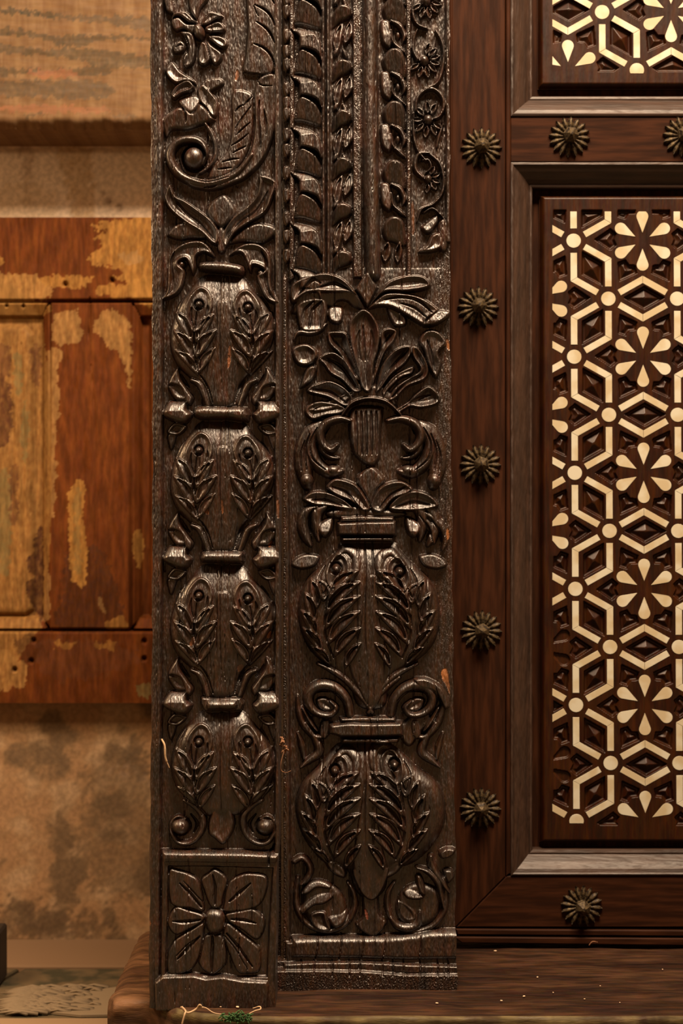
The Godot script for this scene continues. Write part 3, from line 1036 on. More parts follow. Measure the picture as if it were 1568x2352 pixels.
func out_vase(c: Carver, yb: float, b: int) -> void:
	c.fr(340, yb - 130.0, 340)
	var top := 690.0
	c.group("carved_vase")
	if b < 3:
		c.leaf("vase_body", [570, top, 790, top - 20, 1000, top, 1130, 850, 1262, 1000, 1338, 1160, 1332, 1330, 1275, 1480, 1170, 1610, 1065, 1740, 980, 1860, 945, 2080, 600, 2080, 570, 1880, 440, 1760, 320, 1640, 250, 1480, 240, 1300, 280, 1120, 330, 980, 420, 860], 27, {"w": 24, "ramp": [800, 670, 800, 1060, 0.15, 1.0], "sag": [1150, 2000, 0.45]})
		c.leaf("vase_tongue", [740, 1000, 790, 960, 870, 1000, 880, 1300, 955, 1600, 930, 1900, 880, 2060, 690, 2060, 625, 1750, 700, 1450, 745, 1250], 3, {"add": true, "w": 4})
	else:
		c.leaf("vase_body", [570, top, 790, top - 20, 1000, top, 1130, 830, 1250, 980, 1338, 1160, 1340, 1330, 1290, 1470, 1200, 1600, 1080, 1700, 950, 1790, 640, 1800, 520, 1700, 380, 1580, 280, 1440, 245, 1250, 290, 1040, 360, 900, 450, 800], 27, {"w": 24, "ramp": [800, 670, 800, 1060, 0.15, 1.0], "sag": [1150, 2000, 0.45]})
	c.stroke("", [780, top, 775, 1000, 768, 1400, 790, 1900], [12, 22, 16, 6], 4, "vee")
	c.stroke("", [860, top, 862, 1000, 868, 1300], [10, 18, 6], 3.5, "vee")
	for s in 2:
		c.axis = 806.0 if s == 1 else NAN
		var dy := 30.0 if s == 1 and b != 3 else 0.0
		# the long feather with an eye
		c.leaf("feather_eye", [535, 815 + dy, 630, 830 + dy, 690, 930 + dy, 692, 1050 + dy, 620, 1190 + dy, 550, 1285 + dy, 470, 1280 + dy, 400, 1110 + dy, 430, 940 + dy], 6, {"add": true, "w": 5, "scoop": 7, "sw": 7})
		c.stroke("", [525, 1080 + dy, 500, 1300, 490, 1500, 545, 1730], [10, 26, 22, 10], 6, "vee")
		c.dome("eye_bead", 548, 1000 + dy, 40, 42, 13, {"add": true, "ring": 9, "rw": 0.5})
		c.stroke("", [470, 1030 + dy, 460, 1130, 490, 1230], [8, 36, 8], 5)
		c.stroke("", [640, 1010 + dy, 630, 1120, 570, 1220], [8, 36, 8], 5)
		c.lobe("feather_lobe", 300, 1070, 482, 1400, 132, -26, 9)
		c.lobe("feather_lobe", 285, 1270, 500, 1600, 122, -34, 9)
		c.lobe("feather_lobe", 300, 1480, 540, 1740, 100, -30, 7)
		c.lobe("feather_lobe", 700, 1110, 515, 1400, 126, 26, 9)
		c.lobe("feather_lobe", 730, 1270, 520, 1560, 126, 28, 9)
		c.lobe("feather_lobe", 715, 1460, 540, 1720, 104, 22, 7)
		c.stroke("", [415, 870 + dy, 350, 1000, 300, 1120], [8, 34, 10], 4, "cut")
		if b < 3:
			c.stroke("", [560, 1740, 640, 1860, 690, 2030], [12, 26, 12], 7, "vee")
			c.stroke("stem", [470, 1790, 560, 1850, 640, 2060], [50, 80, 60], 18, "tube")
	c.axis = NAN

func out_bands(c: Carver) -> void:
	# the ties between the vases
	c.fr(340, 400, 340)
	c.group("carved_tie")
	c.leaf("tie_bar", [548, 945, 700, 930, 880, 945, 1018, 985, 1014, 1085, 880, 1070, 700, 1055, 555, 1030], 29, {"w": 13, "sub": 2})
	c.fr(340, 820, 340)
	c.leaf("tie_bar", [490, 545, 600, 518, 850, 530, 1050, 535, 1068, 690, 850, 668, 620, 672, 500, 640], 31, {"w": 15, "sub": 2})
	c.stroke("", [850, 520, 856, 690], [8, 8], 4, "vee")
	c.fr(340, 1240, 340)
	c.leaf("tie_bar", [565, 150, 600, 112, 800, 110, 1010, 118, 1020, 190, 1000, 255, 800, 248, 575, 235], 30, {"w": 15, "sub": 2})
	c.stroke("", [806, 100, 812, 260], [8, 8], 4, "vee")
	c.leaf("tie_bar", [560, 1665, 620, 1655, 770, 1662, 990, 1658, 1000, 1800, 780, 1810, 600, 1808], 20, {"w": 6, "sub": 2})
	c.leaf("tie_bar", [620, 1672, 770, 1672, 955, 1672, 955, 1795, 770, 1800, 620, 1800], 32, {"w": 16, "sub": 2})
	c.stroke("", [765, 1655, 770, 1810], [9, 9], 4, "vee")

func out_foot(c: Carver) -> void:
	c.fr(340, 1600, 340)
	c.group("vase_foot")
	c.leaf("tongue", [645, 1440, 650, 1300, 720, 1050, 780, 1010, 850, 1060, 915, 1260, 912, 1390, 860, 1495, 790, 1560, 710, 1500], 17, {"w": 9, "scoop": 4, "sw": 12})
	for s in 2:
		c.axis = 796.0 if s == 1 else NAN
		c.stroke("foot_scroll", [390, 1090, 480, 1140, 575, 1250, 580, 1380, 520, 1490, 420, 1545, 320, 1530, 260, 1440, 250, 1340, 320, 1265, 400, 1290], [50, 70, 76, 70, 62, 60, 54, 50, 46, 46, 30], 16, "tube")
		c.dome("scroll_ball", 345, 1365, 92, 88, 27, {"ring": 5, "rw": 0.25})
		c.stroke("", [450, 1240, 520, 1340, 480, 1440], [8, 40, 8], 6)
	c.axis = NAN
	# ledge, sunk square with a flower, plinth
	c.group("foot_block")
	c.fr(340, 1940, 340)
	c.leaf("block_face", [150, 52, 600, 50, 1400, 62, 1420, 60, 1440, 1900, 130, 1900], 20, {"w": 7, "sub": 1})
	c.leaf("block_ledge", [150, 40, 500, 45, 1000, 48, 1395, 72, 1400, 130, 1380, 215, 900, 205, 400, 195, 150, 195], 27, {"w": 11, "sub": 1, "ramp": [700, 215, 700, 120, 0.66, 1.0]})
	c.leaf("", [222, 200, 700, 205, 1332, 225, 1290, 900, 1270, 1380, 800, 1390, 600, 1360, 190, 1345, 205, 800], -10, {"add": true, "w": 5, "sub": 1})
	c.leaf("block_ledge", [160, 1345, 500, 1335, 620, 1365, 800, 1345, 1000, 1385, 1280, 1400, 1300, 1460, 1280, 1760, 80, 1740, 70, 1420], 28, {"w": 9, "sub": 1})
	c.group("square_flower")
	var pet := [[230, 255, 330, 252, 450, 290, 545, 362, 590, 560, 590, 690, 450, 652, 310, 640, 235, 560], [570, 350, 640, 285, 720, 238, 845, 345, 805, 520, 775, 640, 670, 640, 605, 480], [858, 385, 980, 300, 1090, 283, 1255, 318, 1255, 480, 1150, 645, 830, 695, 808, 600], [830, 712, 960, 680, 1110, 657, 1205, 720, 1245, 800, 1212, 935, 1140, 985, 1000, 885, 855, 795], [848, 805, 1000, 920, 1145, 1030, 1195, 1100, 1185, 1310, 1060, 1345, 950, 1320, 850, 1100, 800, 930], [210, 1150, 250, 1050, 320, 965, 460, 880, 592, 808, 592, 960, 545, 1180, 470, 1300, 380, 1340, 225, 1345], [212, 780, 300, 637, 430, 668, 590, 720, 590, 792, 430, 885, 310, 935, 240, 880], [555, 1160, 600, 955, 680, 925, 790, 945, 835, 1100, 835, 1230, 760, 1315, 690, 1355, 600, 1315, 542, 1235]]
	for q in pet: c.leaf("petal", q, 10, {"base": 10.0, "w": 6})
	for q in [[345, 390, 450, 500, 570, 640], [690, 300, 708, 430, 712, 610], [1090, 390, 980, 490, 870, 580], [1150, 810, 1020, 785, 890, 770], [1110, 1270, 960, 1070, 840, 920], [320, 1190, 440, 1070, 555, 950], [270, 790, 400, 800, 560, 775], [680, 1330, 690, 1130, 690, 950]]:
		c.stroke("", q, [14, 60, 26], 6, "slope")
	for q in [[1060, 1300, 930, 1080, 815, 940], [300, 1160, 420, 1040, 540, 960], [380, 360, 480, 470, 590, 590]]: c.stroke("", q, [6, 20, 12], 5, "vee")
	c.leaf("flower_heart", [608, 740, 645, 672, 720, 655, 800, 688, 825, 760, 802, 880, 720, 925, 640, 895], 20, {"base": 10.0, "w": 18, "sub": 3})
	c.stroke("", [1345, -20, 1320, 40, 1285, 80, 1283, 200], [14, 22, 30, 10], 14, "vee")

# ---------------------------------------------------------------- the inner post
func in_left(_y: float) -> float:
	return 636.0

func in_right(y: float) -> float:
	return along(y, [0.0, 1030.0, 500.0, 1031.0, 1000.0, 1036.0, 1560.0, 1041.0, 1950.0, 1046.0, 2200.0, 1046.0, 2240.0, 1046.0, 2284.0, 1041.0]) + 1.3 * sin(y * 0.023) + 1.0 * sin(y * 0.067 + 2.0)

func make_inner_post() -> void:
	var o := thing("carved_post", "broad carved dark wood post beside the door, leaf columns above two vases", "post")
	var c := Carver.new(-70.0, 2284.0, STEP, in_left, in_right)
	c.fr(0, 0, 1568)
	c.group("side_bead")
	c.leaf("bead_strip", [646, 640, 654, 632, 661, 640, 665, 1200, 668, 2210, 644, 2210, 645, 1200], 12, {"w": 6, "sub": 1})
	c.leaf("", [620, -95, 650, -95, 651, 2225, 620, 2225], -12, {"add": true, "w": 3, "sub": 1})
	in_columns(c)
	in_capital(c)
	in_palmette(c)
	in_second_capital(c)
	in_vase(c, 0)
	in_big_scrolls(c)
	in_vase(c, 1)
	in_foot(c)
	cracks(c, 77, 690.0, 1030.0, 130, 2200.0)
	c.weather(17, 0.8)
	c.relief = 1.15
	# the stippled strips of the border
	var r := FastNoiseLite.new()
	r.seed = 8
	r.frequency = 0.16
	for j in c.ny:
		var y := c.y0 + j * c.st
		for i in c.nx:
			var x := c.lft[j] + i * c.dxs[j]
			var a := 0.0
			if y < 640.0 and (x > 664.0 and x < 684.0 or x > 808.0 and x < 830.0): a = 1.1
			elif x < 656.0 and y > 640.0 and y < 2220.0: a = 1.8
			elif y < 640.0 and x > 928.0 and x < 944.0: a = 1.3
			elif x > 1000.0 and y > 560.0 and y < 1500.0: a = 0.8
			elif y > 2224.0: a = 2.0
			if a > 0.0: c.h[j * c.nx + i] += a * r.get_noise_2d(x * 1.6, y * 1.6)
	var raw := Color(0.30, 0.11, 0.035)
	c.fr(640, 1060, 420)
	c.chip([1430, 590, 1455, 580, 1462, 640, 1440, 670], raw)
	c.chip([1395, 1790, 1440, 1775, 1455, 1860, 1470, 2000, 1440, 1930, 1400, 1860], raw)
	c.fr(640, 600, 420)
	c.chip([1435, 670, 1455, 680, 1462, 760, 1440, 740], raw)
	c.fr(640, 1960, 420)
	c.chip([735, 465, 755, 480, 768, 540, 750, 545], Color(0.36, 0.09, 0.05))
	c.fr(640, 300, 410)
	c.chip([1165, 650, 1185, 640, 1190, 880, 1168, 900], raw * 0.45)
	assemble(c, Z_IN, Z_IN - 0.11, o, mats.post)

func in_columns(c: Carver) -> void:
	c.fr(0, 0, 1568)
	# plain fillets and the half-round rod between the carved columns
	c.group("fillet")
	c.leaf("fillet_strip", [664, -90, 676, -90, 676, 640, 664, 650], 13, {"w": 3, "sub": 1})
	for e in [[737, 746, 15], [748, 757, 15], [808, 830, 15], [931, 943, 14]]:
		c.leaf("fillet_strip", [e[0], -90, e[1], -90, e[1] + 1, 640, e[0] + 2, 640], e[2], {"w": 3, "sub": 1})
	c.leaf("edge_strip", [1021, -90, 1045, -90, 1045, 560, 1023, 560], 14, {"w": 3, "sub": 1})
	c.stroke("half_round_rod", [847, -120, 848, 300, 856, 630], [40, 40, 40, 36], 25, "tube", {"sub": 1})
	# saw-tooth knobs on the left edge
	c.group("edge_knobs")
	var ys := [3, 30, 85, 122, 152, 208, 240, 265, 312, 348, 400, 452, 505, 545, 590]
	for y in ys: c.leaf("edge_knob", [650, y - 13, 664, y - 16, 665, y + 8, 658, y + 16, 651, y + 5], 15, {"w": 5})
	# first column: broad scales in pairs
	for y in [-52.0, 62.0, 170.0, 288.0, 392.0, 509.0, 612.0]:
		c.fr(640, y - 63.0, 410)
		c.group("scale_pair")
		c.leaf("lower_scale", [112, 655, 140, 560, 190, 452, 270, 470, 345, 530, 380, 630, 372, 705, 300, 690, 200, 662], 19, {"w": 7, "ramp": [240, 470, 240, 690, 1.1, 0.35]})
		c.leaf("upper_scale", [95, 245, 180, 262, 300, 300, 372, 392, 376, 545, 330, 490, 270, 462, 205, 452, 180, 470, 172, 340, 118, 290], 24, {"w": 6, "ramp": [200, 230, 215, 345, 0.15, 1.0]})
		c.stroke("", [110, 280, 150, 330, 185, 350], [10, 30, 6], 8)
	# second column: small dark cups with pairs of leaflets
	for y in [29.0 - 116.0, 29.0, 154.0, 269.0, 378.0, 483.0, 592.0]:
		c.fr(640, y - 27.0, 410)
		c.group("leaflet_cup")
		c.leaf("cup", [466, 240, 478, 120, 540, 45, 630, 70, 642, 140, 600, 175, 540, 195, 490, 235], 20, {"w": 8, "ramp": [550, 50, 550, 220, 1.1, 0.3]})
		if y < 560.0:
			c.lobe("leaflet", 510, 490, 560, 185, 84, -18, 15, {"add": false, "hollow": 0.5, "ramp": [540, 190, 530, 330, 0.3, 1.0]})
			c.lobe("leaflet", 575, 400, 625, 180, 84, 12, 15, {"add": false, "hollow": 0.4, "ramp": [610, 180, 600, 300, 0.3, 1.0]})
			c.lobe("leaflet", 480, 500, 520, 420, 44, 0, 14, {"add": false, "hollow": 0.0})
			c.lobe("leaflet", 600, 520, 560, 430, 40, 0, 12, {"add": false, "hollow": 0.0})
	# third column: larger cups with a hooked leaf
	for y in [145.0 - 228.0, 145.0 - 118.0, 145.0, 265.0, 400.0, 530.0]:
		c.fr(640, y - 145.0, 410)
		c.group("hooked_leaf")
		c.leaf("cup", [905, 570, 915, 510, 975, 440, 1050, 440, 1105, 505, 1116, 690, 1000, 660, 940, 645], 22, {"w": 9, "ramp": [1010, 450, 1010, 670, 1.1, 0.35]})
		if y < 500.0:
			c.leaf("leaf_blade", [890, 650, 960, 640, 985, 700, 992, 850, 960, 890, 900, 830], 17, {"w": 7, "ramp": [930, 640, 940, 780, 0.72, 1.0]})
			c.stroke("leaf_hook", [985, 650, 1060, 690, 1100, 770, 1090, 830], [24, 50, 50, 20], 16, "tube")
			c.stroke("leaf_stem", [985, 730, 1000, 830, 1060, 890, 1105, 930], [26, 30, 44, 16], 17, "tube")
			c.dome("leaf_eye", 1045, 770, 22, 40, 10)
		else:
			c.lobe("leaf_blade", 930, 840, 960, 655, 90, 0, 14, {"add": false})
			c.lobe("leaf_blade", 1040, 850, 1060, 660, 70, 0, 16, {"add": false})
	# outer column: a running scroll with a flower in each turn
	c.fr(640, 0, 410)
	c.group("running_scroll")
	c.stroke("scroll_stem", [1168, -60, 1175, 130, 1215, 225, 1300, 262], [26, 34, 34, 20], 15, "tube")
	c.stroke("scroll_stem", [1372, 280, 1435, 400, 1442, 560, 1395, 730, 1290, 795, 1215, 870, 1200, 980], [16, 34, 34, 36, 36, 34, 20], 16, "tube")
	c.stroke("scroll_stem", [1215, 270, 1180, 360, 1180, 460, 1215, 530], [18, 36, 36, 44], 15, "tube")
	c.stroke("scroll_stem", [1250, 820, 1350, 790, 1430, 860, 1445, 950, 1410, 1030, 1355, 1055], [20, 34, 36, 36, 34, 16], 16, "tube")
	c.stroke("scroll_stem", [1440, 1100, 1400, 1220, 1385, 1300], [16, 30, 20], 13, "tube")
	c.stroke("scroll_stem", [1185, 1000, 1180, 1180, 1220, 1330, 1290, 1420], [16, 34, 36, 24], 15, "tube")
	for f in [[1275, 540, 0], [1310, 1060, 1], [1290, 20, 0]]:
		c.group("small_flower")
		c.dome("flower_heart", f[0], f[1], 42, 50, 17)
		for a in ([-70, -40, -14, 12, 40, 75, 110, 150] if f[2] == 0 else [100, 140, 180, 220, 265, 300, 30, 60]):
			var u := Vector2.from_angle(deg_to_rad(a))
			c.lobe("petal", f[0] + u.x * 48, f[1] + u.y * 52, f[0] + u.x * 140, f[1] + u.y * 165, 58, 0, 14, {"add": false, "hollow": 0.6})
	c.fr(640, 300, 410)
	c.group("running_scroll")
	c.stroke("scroll_stem", [1320, 205, 1230, 215, 1195, 290, 1205, 360, 1260, 420], [18, 40, 44, 44, 36], 16, "tube")
	c.stroke("scroll_stem", [1310, 205, 1410, 300, 1445, 440, 1425, 570, 1350, 655, 1250, 700, 1210, 810], [18, 30, 30, 30, 30, 30, 14], 16, "tube")
	c.stroke("scroll_stem", [1270, 730, 1350, 690, 1440, 770], [14, 26, 12], 14, "tube")
	c.group("small_flower")
	c.dome("flower_heart", 1310, 430, 34, 42, 16)
	for a in [-60, -20, 15, 50, 95]:
		var u := Vector2.from_angle(deg_to_rad(a))
		c.lobe("petal", 1310 + u.x * 36, 430 + u.y * 40, 1310 + u.x * 110, 430 + u.y * 130, 54, 0, 14, {"add": false, "hollow": 0.6})
	c.stroke("petal", [1260, 270, 1310, 265, 1335, 330, 1290, 375], [16, 26, 26, 12], 14, "tube")
	c.group("end_leaf")
	c.leaf("leaf_blade", [1220, 1075, 1290, 1010, 1330, 930, 1400, 900, 1440, 960, 1430, 1040, 1330, 1080], 17, {"w": 8, "scoop": 4})
	c.leaf("leaf_blade", [1245, 860, 1290, 810, 1390, 740, 1400, 800, 1360, 870, 1300, 915], 15, {"w": 7, "ramp": [1300, 750, 1330, 880, 0.5, 1.0]})
	c.leaf("leaf_blade", [1400, 820, 1450, 780, 1480, 900, 1470, 1050, 1420, 1060, 1395, 930], 14, {"w": 8})

func in_capital(c: Carver) -> void:
	c.fr(640, 600, 420)
	c.leaf("", [90, 130, 300, 60, 1420, 60, 1440, 420, 1440, 460, 90, 460], 2.5, {"w": 30, "sub": 1})
	c.group("leaf_capital")
	c.leaf("diamond_boss", [758, 92, 852, 232, 760, 408, 648, 242], 23, {"w": 5, "sub": 1, "ramp": [760, 100, 760, 380, 1.0, 0.8]})
	c.leaf("capital_leaf", [110, 210, 250, 135, 400, 106, 540, 148, 645, 250, 750, 412, 655, 300, 450, 285, 250, 290, 120, 370], 26, {"w": 7, "scoop": 8, "sw": 9})
	c.stroke("", [170, 300, 290, 170, 360, 200], [8, 46, 10], 7)
	c.stroke("", [330, 240, 480, 200, 620, 270], [8, 40, 10], 6)
	c.leaf("capital_leaf", [250, 275, 450, 270, 645, 275, 745, 415, 640, 400, 580, 350, 500, 350, 450, 400, 300, 330], 21, {"w": 5, "ramp": [500, 280, 500, 400, 1.0, 0.4]})
	c.leaf("capital_leaf", [150, 440, 170, 360, 280, 320, 390, 330, 420, 420, 390, 590, 300, 620, 190, 600], 18, {"w": 8, "scoop": 5})
	c.stroke("", [370, 350, 290, 430, 260, 580], [8, 40, 10], 6)
	c.stroke("", [300, 350, 220, 430, 190, 560], [8, 34, 10], 5)
	c.leaf("capital_leaf", [430, 400, 545, 400, 545, 510, 500, 545, 430, 510], 19, {"w": 6, "ramp": [490, 400, 490, 540, 0.6, 1.1]})
	c.stroke("leaf_lip", [130, 680, 170, 615, 270, 622, 350, 600, 410, 540], [14, 46, 46, 40, 14], 17, "tube")
	c.leaf("capital_leaf", [770, 405, 860, 265, 950, 172, 1100, 125, 1230, 132, 1298, 195, 1272, 245, 1100, 275, 900, 285], 26, {"w": 7, "scoop": 8, "sw": 9})
	c.leaf("capital_leaf", [765, 412, 880, 295, 1000, 272, 1200, 305, 1335, 385, 1370, 440, 1270, 510, 1235, 560, 1090, 480, 960, 410, 850, 400], 22, {"w": 7, "scoop": 4})
	c.stroke("", [900, 340, 1050, 320, 1190, 350, 1310, 450], [8, 34, 38, 10], 6, "slope")
	c.stroke("", [1040, 370, 1160, 410, 1270, 500], [8, 34, 10], 6, "slope")
	c.leaf("leaf_tail", [1225, 560, 1280, 490, 1360, 425, 1465, 435, 1445, 490, 1340, 555], 24, {"w": 6, "ramp": [1340, 420, 1340, 520, 0.7, 1.0]})
	c.leaf("capital_leaf", [925, 400, 1000, 415, 1085, 480, 1085, 555, 1000, 565, 955, 510], 15, {"w": 7, "scoop": 5})

func in_palmette(c: Carver) -> void:
	c.fr(640, 600, 420)
	c.group("palmette")
	c.lobe("palmette_lobe", 690, 1090, 230, 1290, 100, -40, 19, {"add": false, "hollow": 0.2})
	c.leaf("palmette_lobe", [225, 1300, 255, 1235, 370, 1200, 560, 1245, 545, 1310, 400, 1335, 290, 1365], 19, {"w": 5, "scoop": 6})
	c.leaf("palmette_lobe", [250, 1130, 270, 1075, 330, 1052, 440, 1028, 570, 1090, 640, 1190, 570, 1255, 420, 1175], 21, {"w": 4, "scoop": 12, "sw": 13})
	c.leaf("palmette_lobe", [345, 850, 390, 800, 485, 788, 600, 885, 670, 1010, 715, 1110, 640, 1130, 540, 1030, 440, 970, 390, 900], 23, {"w": 4, "scoop": 14, "sw": 13})
	c.leaf("palmette_lobe", [420, 620, 500, 605, 578, 625, 610, 705, 665, 880, 705, 1040, 620, 980, 520, 810, 460, 750, 425, 700], 23, {"w": 4, "scoop": 15, "sw": 13})
	c.leaf("palmette_lobe", [995, 1275, 1110, 1205, 1165, 1145, 1265, 1075, 1330, 1100, 1385, 1175, 1345, 1235, 1220, 1265, 1120, 1255, 1025, 1310], 21, {"w": 4, "scoop": 12, "sw": 13})
	c.leaf("palmette_lobe", [1140, 745, 1200, 755, 1275, 900, 1255, 1015, 1100, 1085, 1000, 1185, 930, 1200, 1000, 1080, 1145, 985, 1205, 930, 1145, 830], 24, {"w": 4, "scoop": 12, "sw": 12})
	c.leaf("palmette_lobe", [880, 1120, 940, 1030, 1020, 960, 1145, 905, 1140, 970, 1040, 1010, 940, 1110, 900, 1170], 20, {"w": 4, "scoop": 9, "sw": 12})
	c.leaf("palmette_lobe", [990, 765, 1110, 728, 1135, 790, 1085, 880, 960, 985, 870, 1110, 825, 1120, 880, 900], 24, {"w": 4, "scoop": 15, "sw": 13})
	c.leaf("palmette_lobe", [870, 625, 935, 578, 1010, 605, 985, 700, 905, 800, 840, 980, 795, 1100, 820, 900, 865, 750], 24, {"w": 4, "scoop": 14, "sw": 13})
	c.leaf("palmette_heart", [722, 418, 805, 470, 865, 600, 855, 760, 815, 900, 795, 1110, 715, 1110, 660, 920, 610, 720, 595, 560, 645, 470], 29, {"w": 5, "scoop": 11, "sw": 14, "ramp": [730, 450, 730, 800, 1.0, 1.0]})
	c.stroke("", [720, 560, 728, 700, 740, 860], [8, 24, 8], 6, "vee")
	c.stroke("", [690, 600, 670, 720, 705, 860], [8, 50, 8], 4)
	c.stroke("", [790, 600, 800, 720, 765, 860], [8, 50, 8], 4)
	for q in [[470, 680, 560, 800, 670, 980], [420, 840, 540, 920, 660, 1080], [950, 640, 880, 780, 820, 960], [1070, 790, 960, 930, 860, 1080], [310, 1110, 440, 1130, 580, 1220], [1300, 1150, 1180, 1190, 1060, 1260], [1220, 980, 1090, 1050, 970, 1170]]:
		c.stroke("", q, [10, 44, 12], 5, "slope")
	c.leaf("palmette_root", [640, 1100, 720, 1060, 860, 1060, 950, 1110, 1000, 1240, 780, 1190, 600, 1250], 15, {"w": 12})
	c.group("edge_leaves")
	c.leaf("hook_leaf", [1195, 690, 1255, 600, 1360, 602, 1440, 700, 1370, 790, 1395, 880, 1345, 1010, 1275, 900, 1240, 770], 18, {"w": 7, "scoop": 6})
	c.stroke("", [1270, 680, 1300, 800, 1330, 950], [10, 40, 10], 5)
	c.leaf("hook_leaf", [115, 750, 240, 708, 335, 780, 320, 855, 240, 905, 150, 880], 15, {"w": 8, "scoop": 6})
	c.leaf("hook_leaf", [185, 1090, 215, 970, 260, 905, 325, 905, 310, 1000, 250, 1060], 16, {"w": 7, "scoop": 4})
	# arched tie and the fluted stem under it
	c.group("arched_tie")
	c.stroke("arch_bar", [545, 1320, 620, 1225, 710, 1188, 800, 1180, 900, 1200, 970, 1245, 1040, 1315], [24, 34, 40, 42, 40, 34, 24], 27, "tube")
	c.leaf("fluted_stem", [610, 1290, 700, 1240, 880, 1250, 890, 1300, 870, 1500, 860, 1700, 770, 1760, 640, 1650, 600, 1450], 20, {"w": 9, "ramp": [750, 1240, 750, 1500, 0.62, 1.0]})
	for x in [660, 705, 745, 790, 835]: c.stroke("", [x, 1290, x + 3, 1450, x + 8, 1660], [14, 30, 8], 5)
	for s in 2:
		c.axis = 772.0 if s == 1 else NAN
		c.group("falling_leaves")
		var dx := -25.0 if s == 1 else 0.0
		c.stroke("fall_blade", [360 + dx, 1390, 260 + dx, 1470, 210 + dx, 1620, 215 + dx, 1780, 245 + dx, 1920], [60, 120, 150, 150, 90], 17, "tube")
		c.stroke("fall_blade", [400 + dx, 1380, 300 + dx, 1470, 270 + dx, 1600, 330 + dx, 1740, 440 + dx, 1815, 540 + dx, 1800], [50, 100, 116, 116, 104, 40], 20, "tube")
		c.stroke("", [330 + dx, 1430, 270 + dx, 1560, 290 + dx, 1690, 400 + dx, 1790], [8, 24, 24, 8], 7, "vee")
		c.stroke("", [270 + dx, 1480, 225 + dx, 1620, 240 + dx, 1790], [8, 30, 10], 8, "vee")
		c.stroke("", [225 + dx, 1540, 188 + dx, 1660, 195 + dx, 1800], [8, 26, 10], 7, "vee")
		c.stroke("", [390 + dx, 1420, 330 + dx, 1500, 335 + dx, 1600, 400 + dx, 1700], [8, 22, 22, 8], 6, "vee")
		c.stroke("", [560 + dx, 1362, 450 + dx, 1400, 400 + dx, 1480], [8, 22, 10], 6, "vee")
		c.stroke("fall_blade", [340 + dx, 1500, 370 + dx, 1620, 440 + dx, 1680, 515 + dx, 1690], [30, 60, 50, 16], 20, "tube")
		c.stroke("fall_scroll", [612, 1372, 520 + dx, 1352, 410 + dx, 1390, 355 + dx, 1470, 370 + dx, 1560, 440 + dx, 1620, 500 + dx, 1580], [40, 72, 84, 88, 80, 70, 36], 26, "tube")
		c.dome("fall_drop", 240 + dx, 1880, 60, 66, 26)
		c.dome("fall_drop", 465 + dx, 1795, 70, 52, 24)
	c.axis = NAN

func in_second_capital(c: Carver) -> void:
	c.fr(640, 1060, 420)
	c.group("leaf_crown")
	c.leaf("crown_bud", [790, 38, 862, 88, 915, 165, 845, 255, 790, 395, 735, 300, 662, 160, 700, 95], 18, {"w": 9})
	c.leaf("crown_leaf", [205, 325, 280, 258, 400, 255, 515, 295, 600, 350, 640, 420, 420, 390, 300, 378], 21, {"w": 6, "scoop": 7})
	c.leaf("crown_leaf", [405, 212, 480, 145, 600, 165, 695, 228, 790, 398, 720, 430, 640, 360, 500, 300, 430, 255], 24, {"w": 6, "scoop": 8})
	c.leaf("crown_leaf", [940, 410, 1010, 300, 1150, 245, 1285, 278, 1370, 365, 1315, 410, 1130, 430], 22, {"w": 6, "scoop": 7})
	c.leaf("crown_leaf", [783, 398, 830, 255, 920, 185, 1050, 165, 1148, 230, 1105, 280, 980, 330, 880, 440], 24, {"w": 6, "scoop": 8})
	c.stroke("", [460, 220, 580, 270, 690, 400], [10, 34, 8], 5, "slope")
	c.stroke("", [1080, 220, 960, 290, 860, 400], [10, 34, 8], 5, "slope")
	c.stroke("", [290, 330, 400, 330, 540, 380], [10, 34, 8], 5)
	c.stroke("", [1290, 370, 1150, 350, 1000, 390], [10, 40, 8], 5)
	c.leaf("crown_root", [420, 420, 640, 370, 790, 400, 900, 400, 1060, 420, 1040, 480, 480, 490], 16, {"w": 12})
	for s in 2:
		c.axis = 775.0 if s == 1 else NAN
		c.group("hanging_leaves")
		c.stroke("hanging_blade", [330, 390, 240, 430, 205, 540, 235, 650, 275, 720], [40, 90, 100, 90, 30], 18, "tube")
		c.stroke("hanging_blade", [400, 390, 330, 440, 320, 560, 345, 680], [50, 110, 90, 30], 20, "tube")
		c.stroke("", [300, 400, 262, 480, 265, 600, 285, 690], [6, 18, 18, 6], 6, "vee")
		c.leaf("hanging_blade", [335, 545, 400, 490, 468, 480, 455, 600, 400, 655, 345, 620], 25, {"w": 8, "ramp": [400, 480, 400, 600, 0.5, 1.0]})
		c.leaf("hanging_blade", [110, 890, 140, 830, 230, 790, 330, 800, 350, 830, 300, 900, 190, 925], 17, {"w": 6, "ramp": [230, 790, 230, 900, 0.7, 1.0]})
	c.axis = NAN
	c.stroke("hanging_blade", [1250, 440, 1380, 540, 1425, 660, 1400, 760], [40, 90, 70, 20], 18, "tube")
	c.stroke("", [1290, 480, 1370, 590, 1400, 700], [8, 30, 8], 6, "vee")
	c.stroke("hanging_blade", [1190, 440, 1300, 560, 1330, 700], [40, 80, 24], 17, "tube")
	c.stroke("", [1200, 460, 1280, 570, 1310, 680], [8, 26, 8], 6, "vee")
	c.group("vase_tie")
	c.leaf("tie_strip", [530, 470, 700, 460, 985, 470, 1000, 520, 760, 520, 520, 525], 23, {"w": 6, "sub": 1})
	c.leaf("tie_bar", [498, 520, 760, 508, 1005, 505, 1008, 640, 760, 640, 500, 635], 29, {"w": 7, "sub": 1})
	c.leaf("tie_strip", [530, 645, 760, 640, 990, 640, 985, 690, 760, 690, 535, 690], 24, {"w": 6, "sub": 1})
	c.stroke("", [668, 455, 672, 560, 680, 700], [8, 12, 10], 5, "vee")

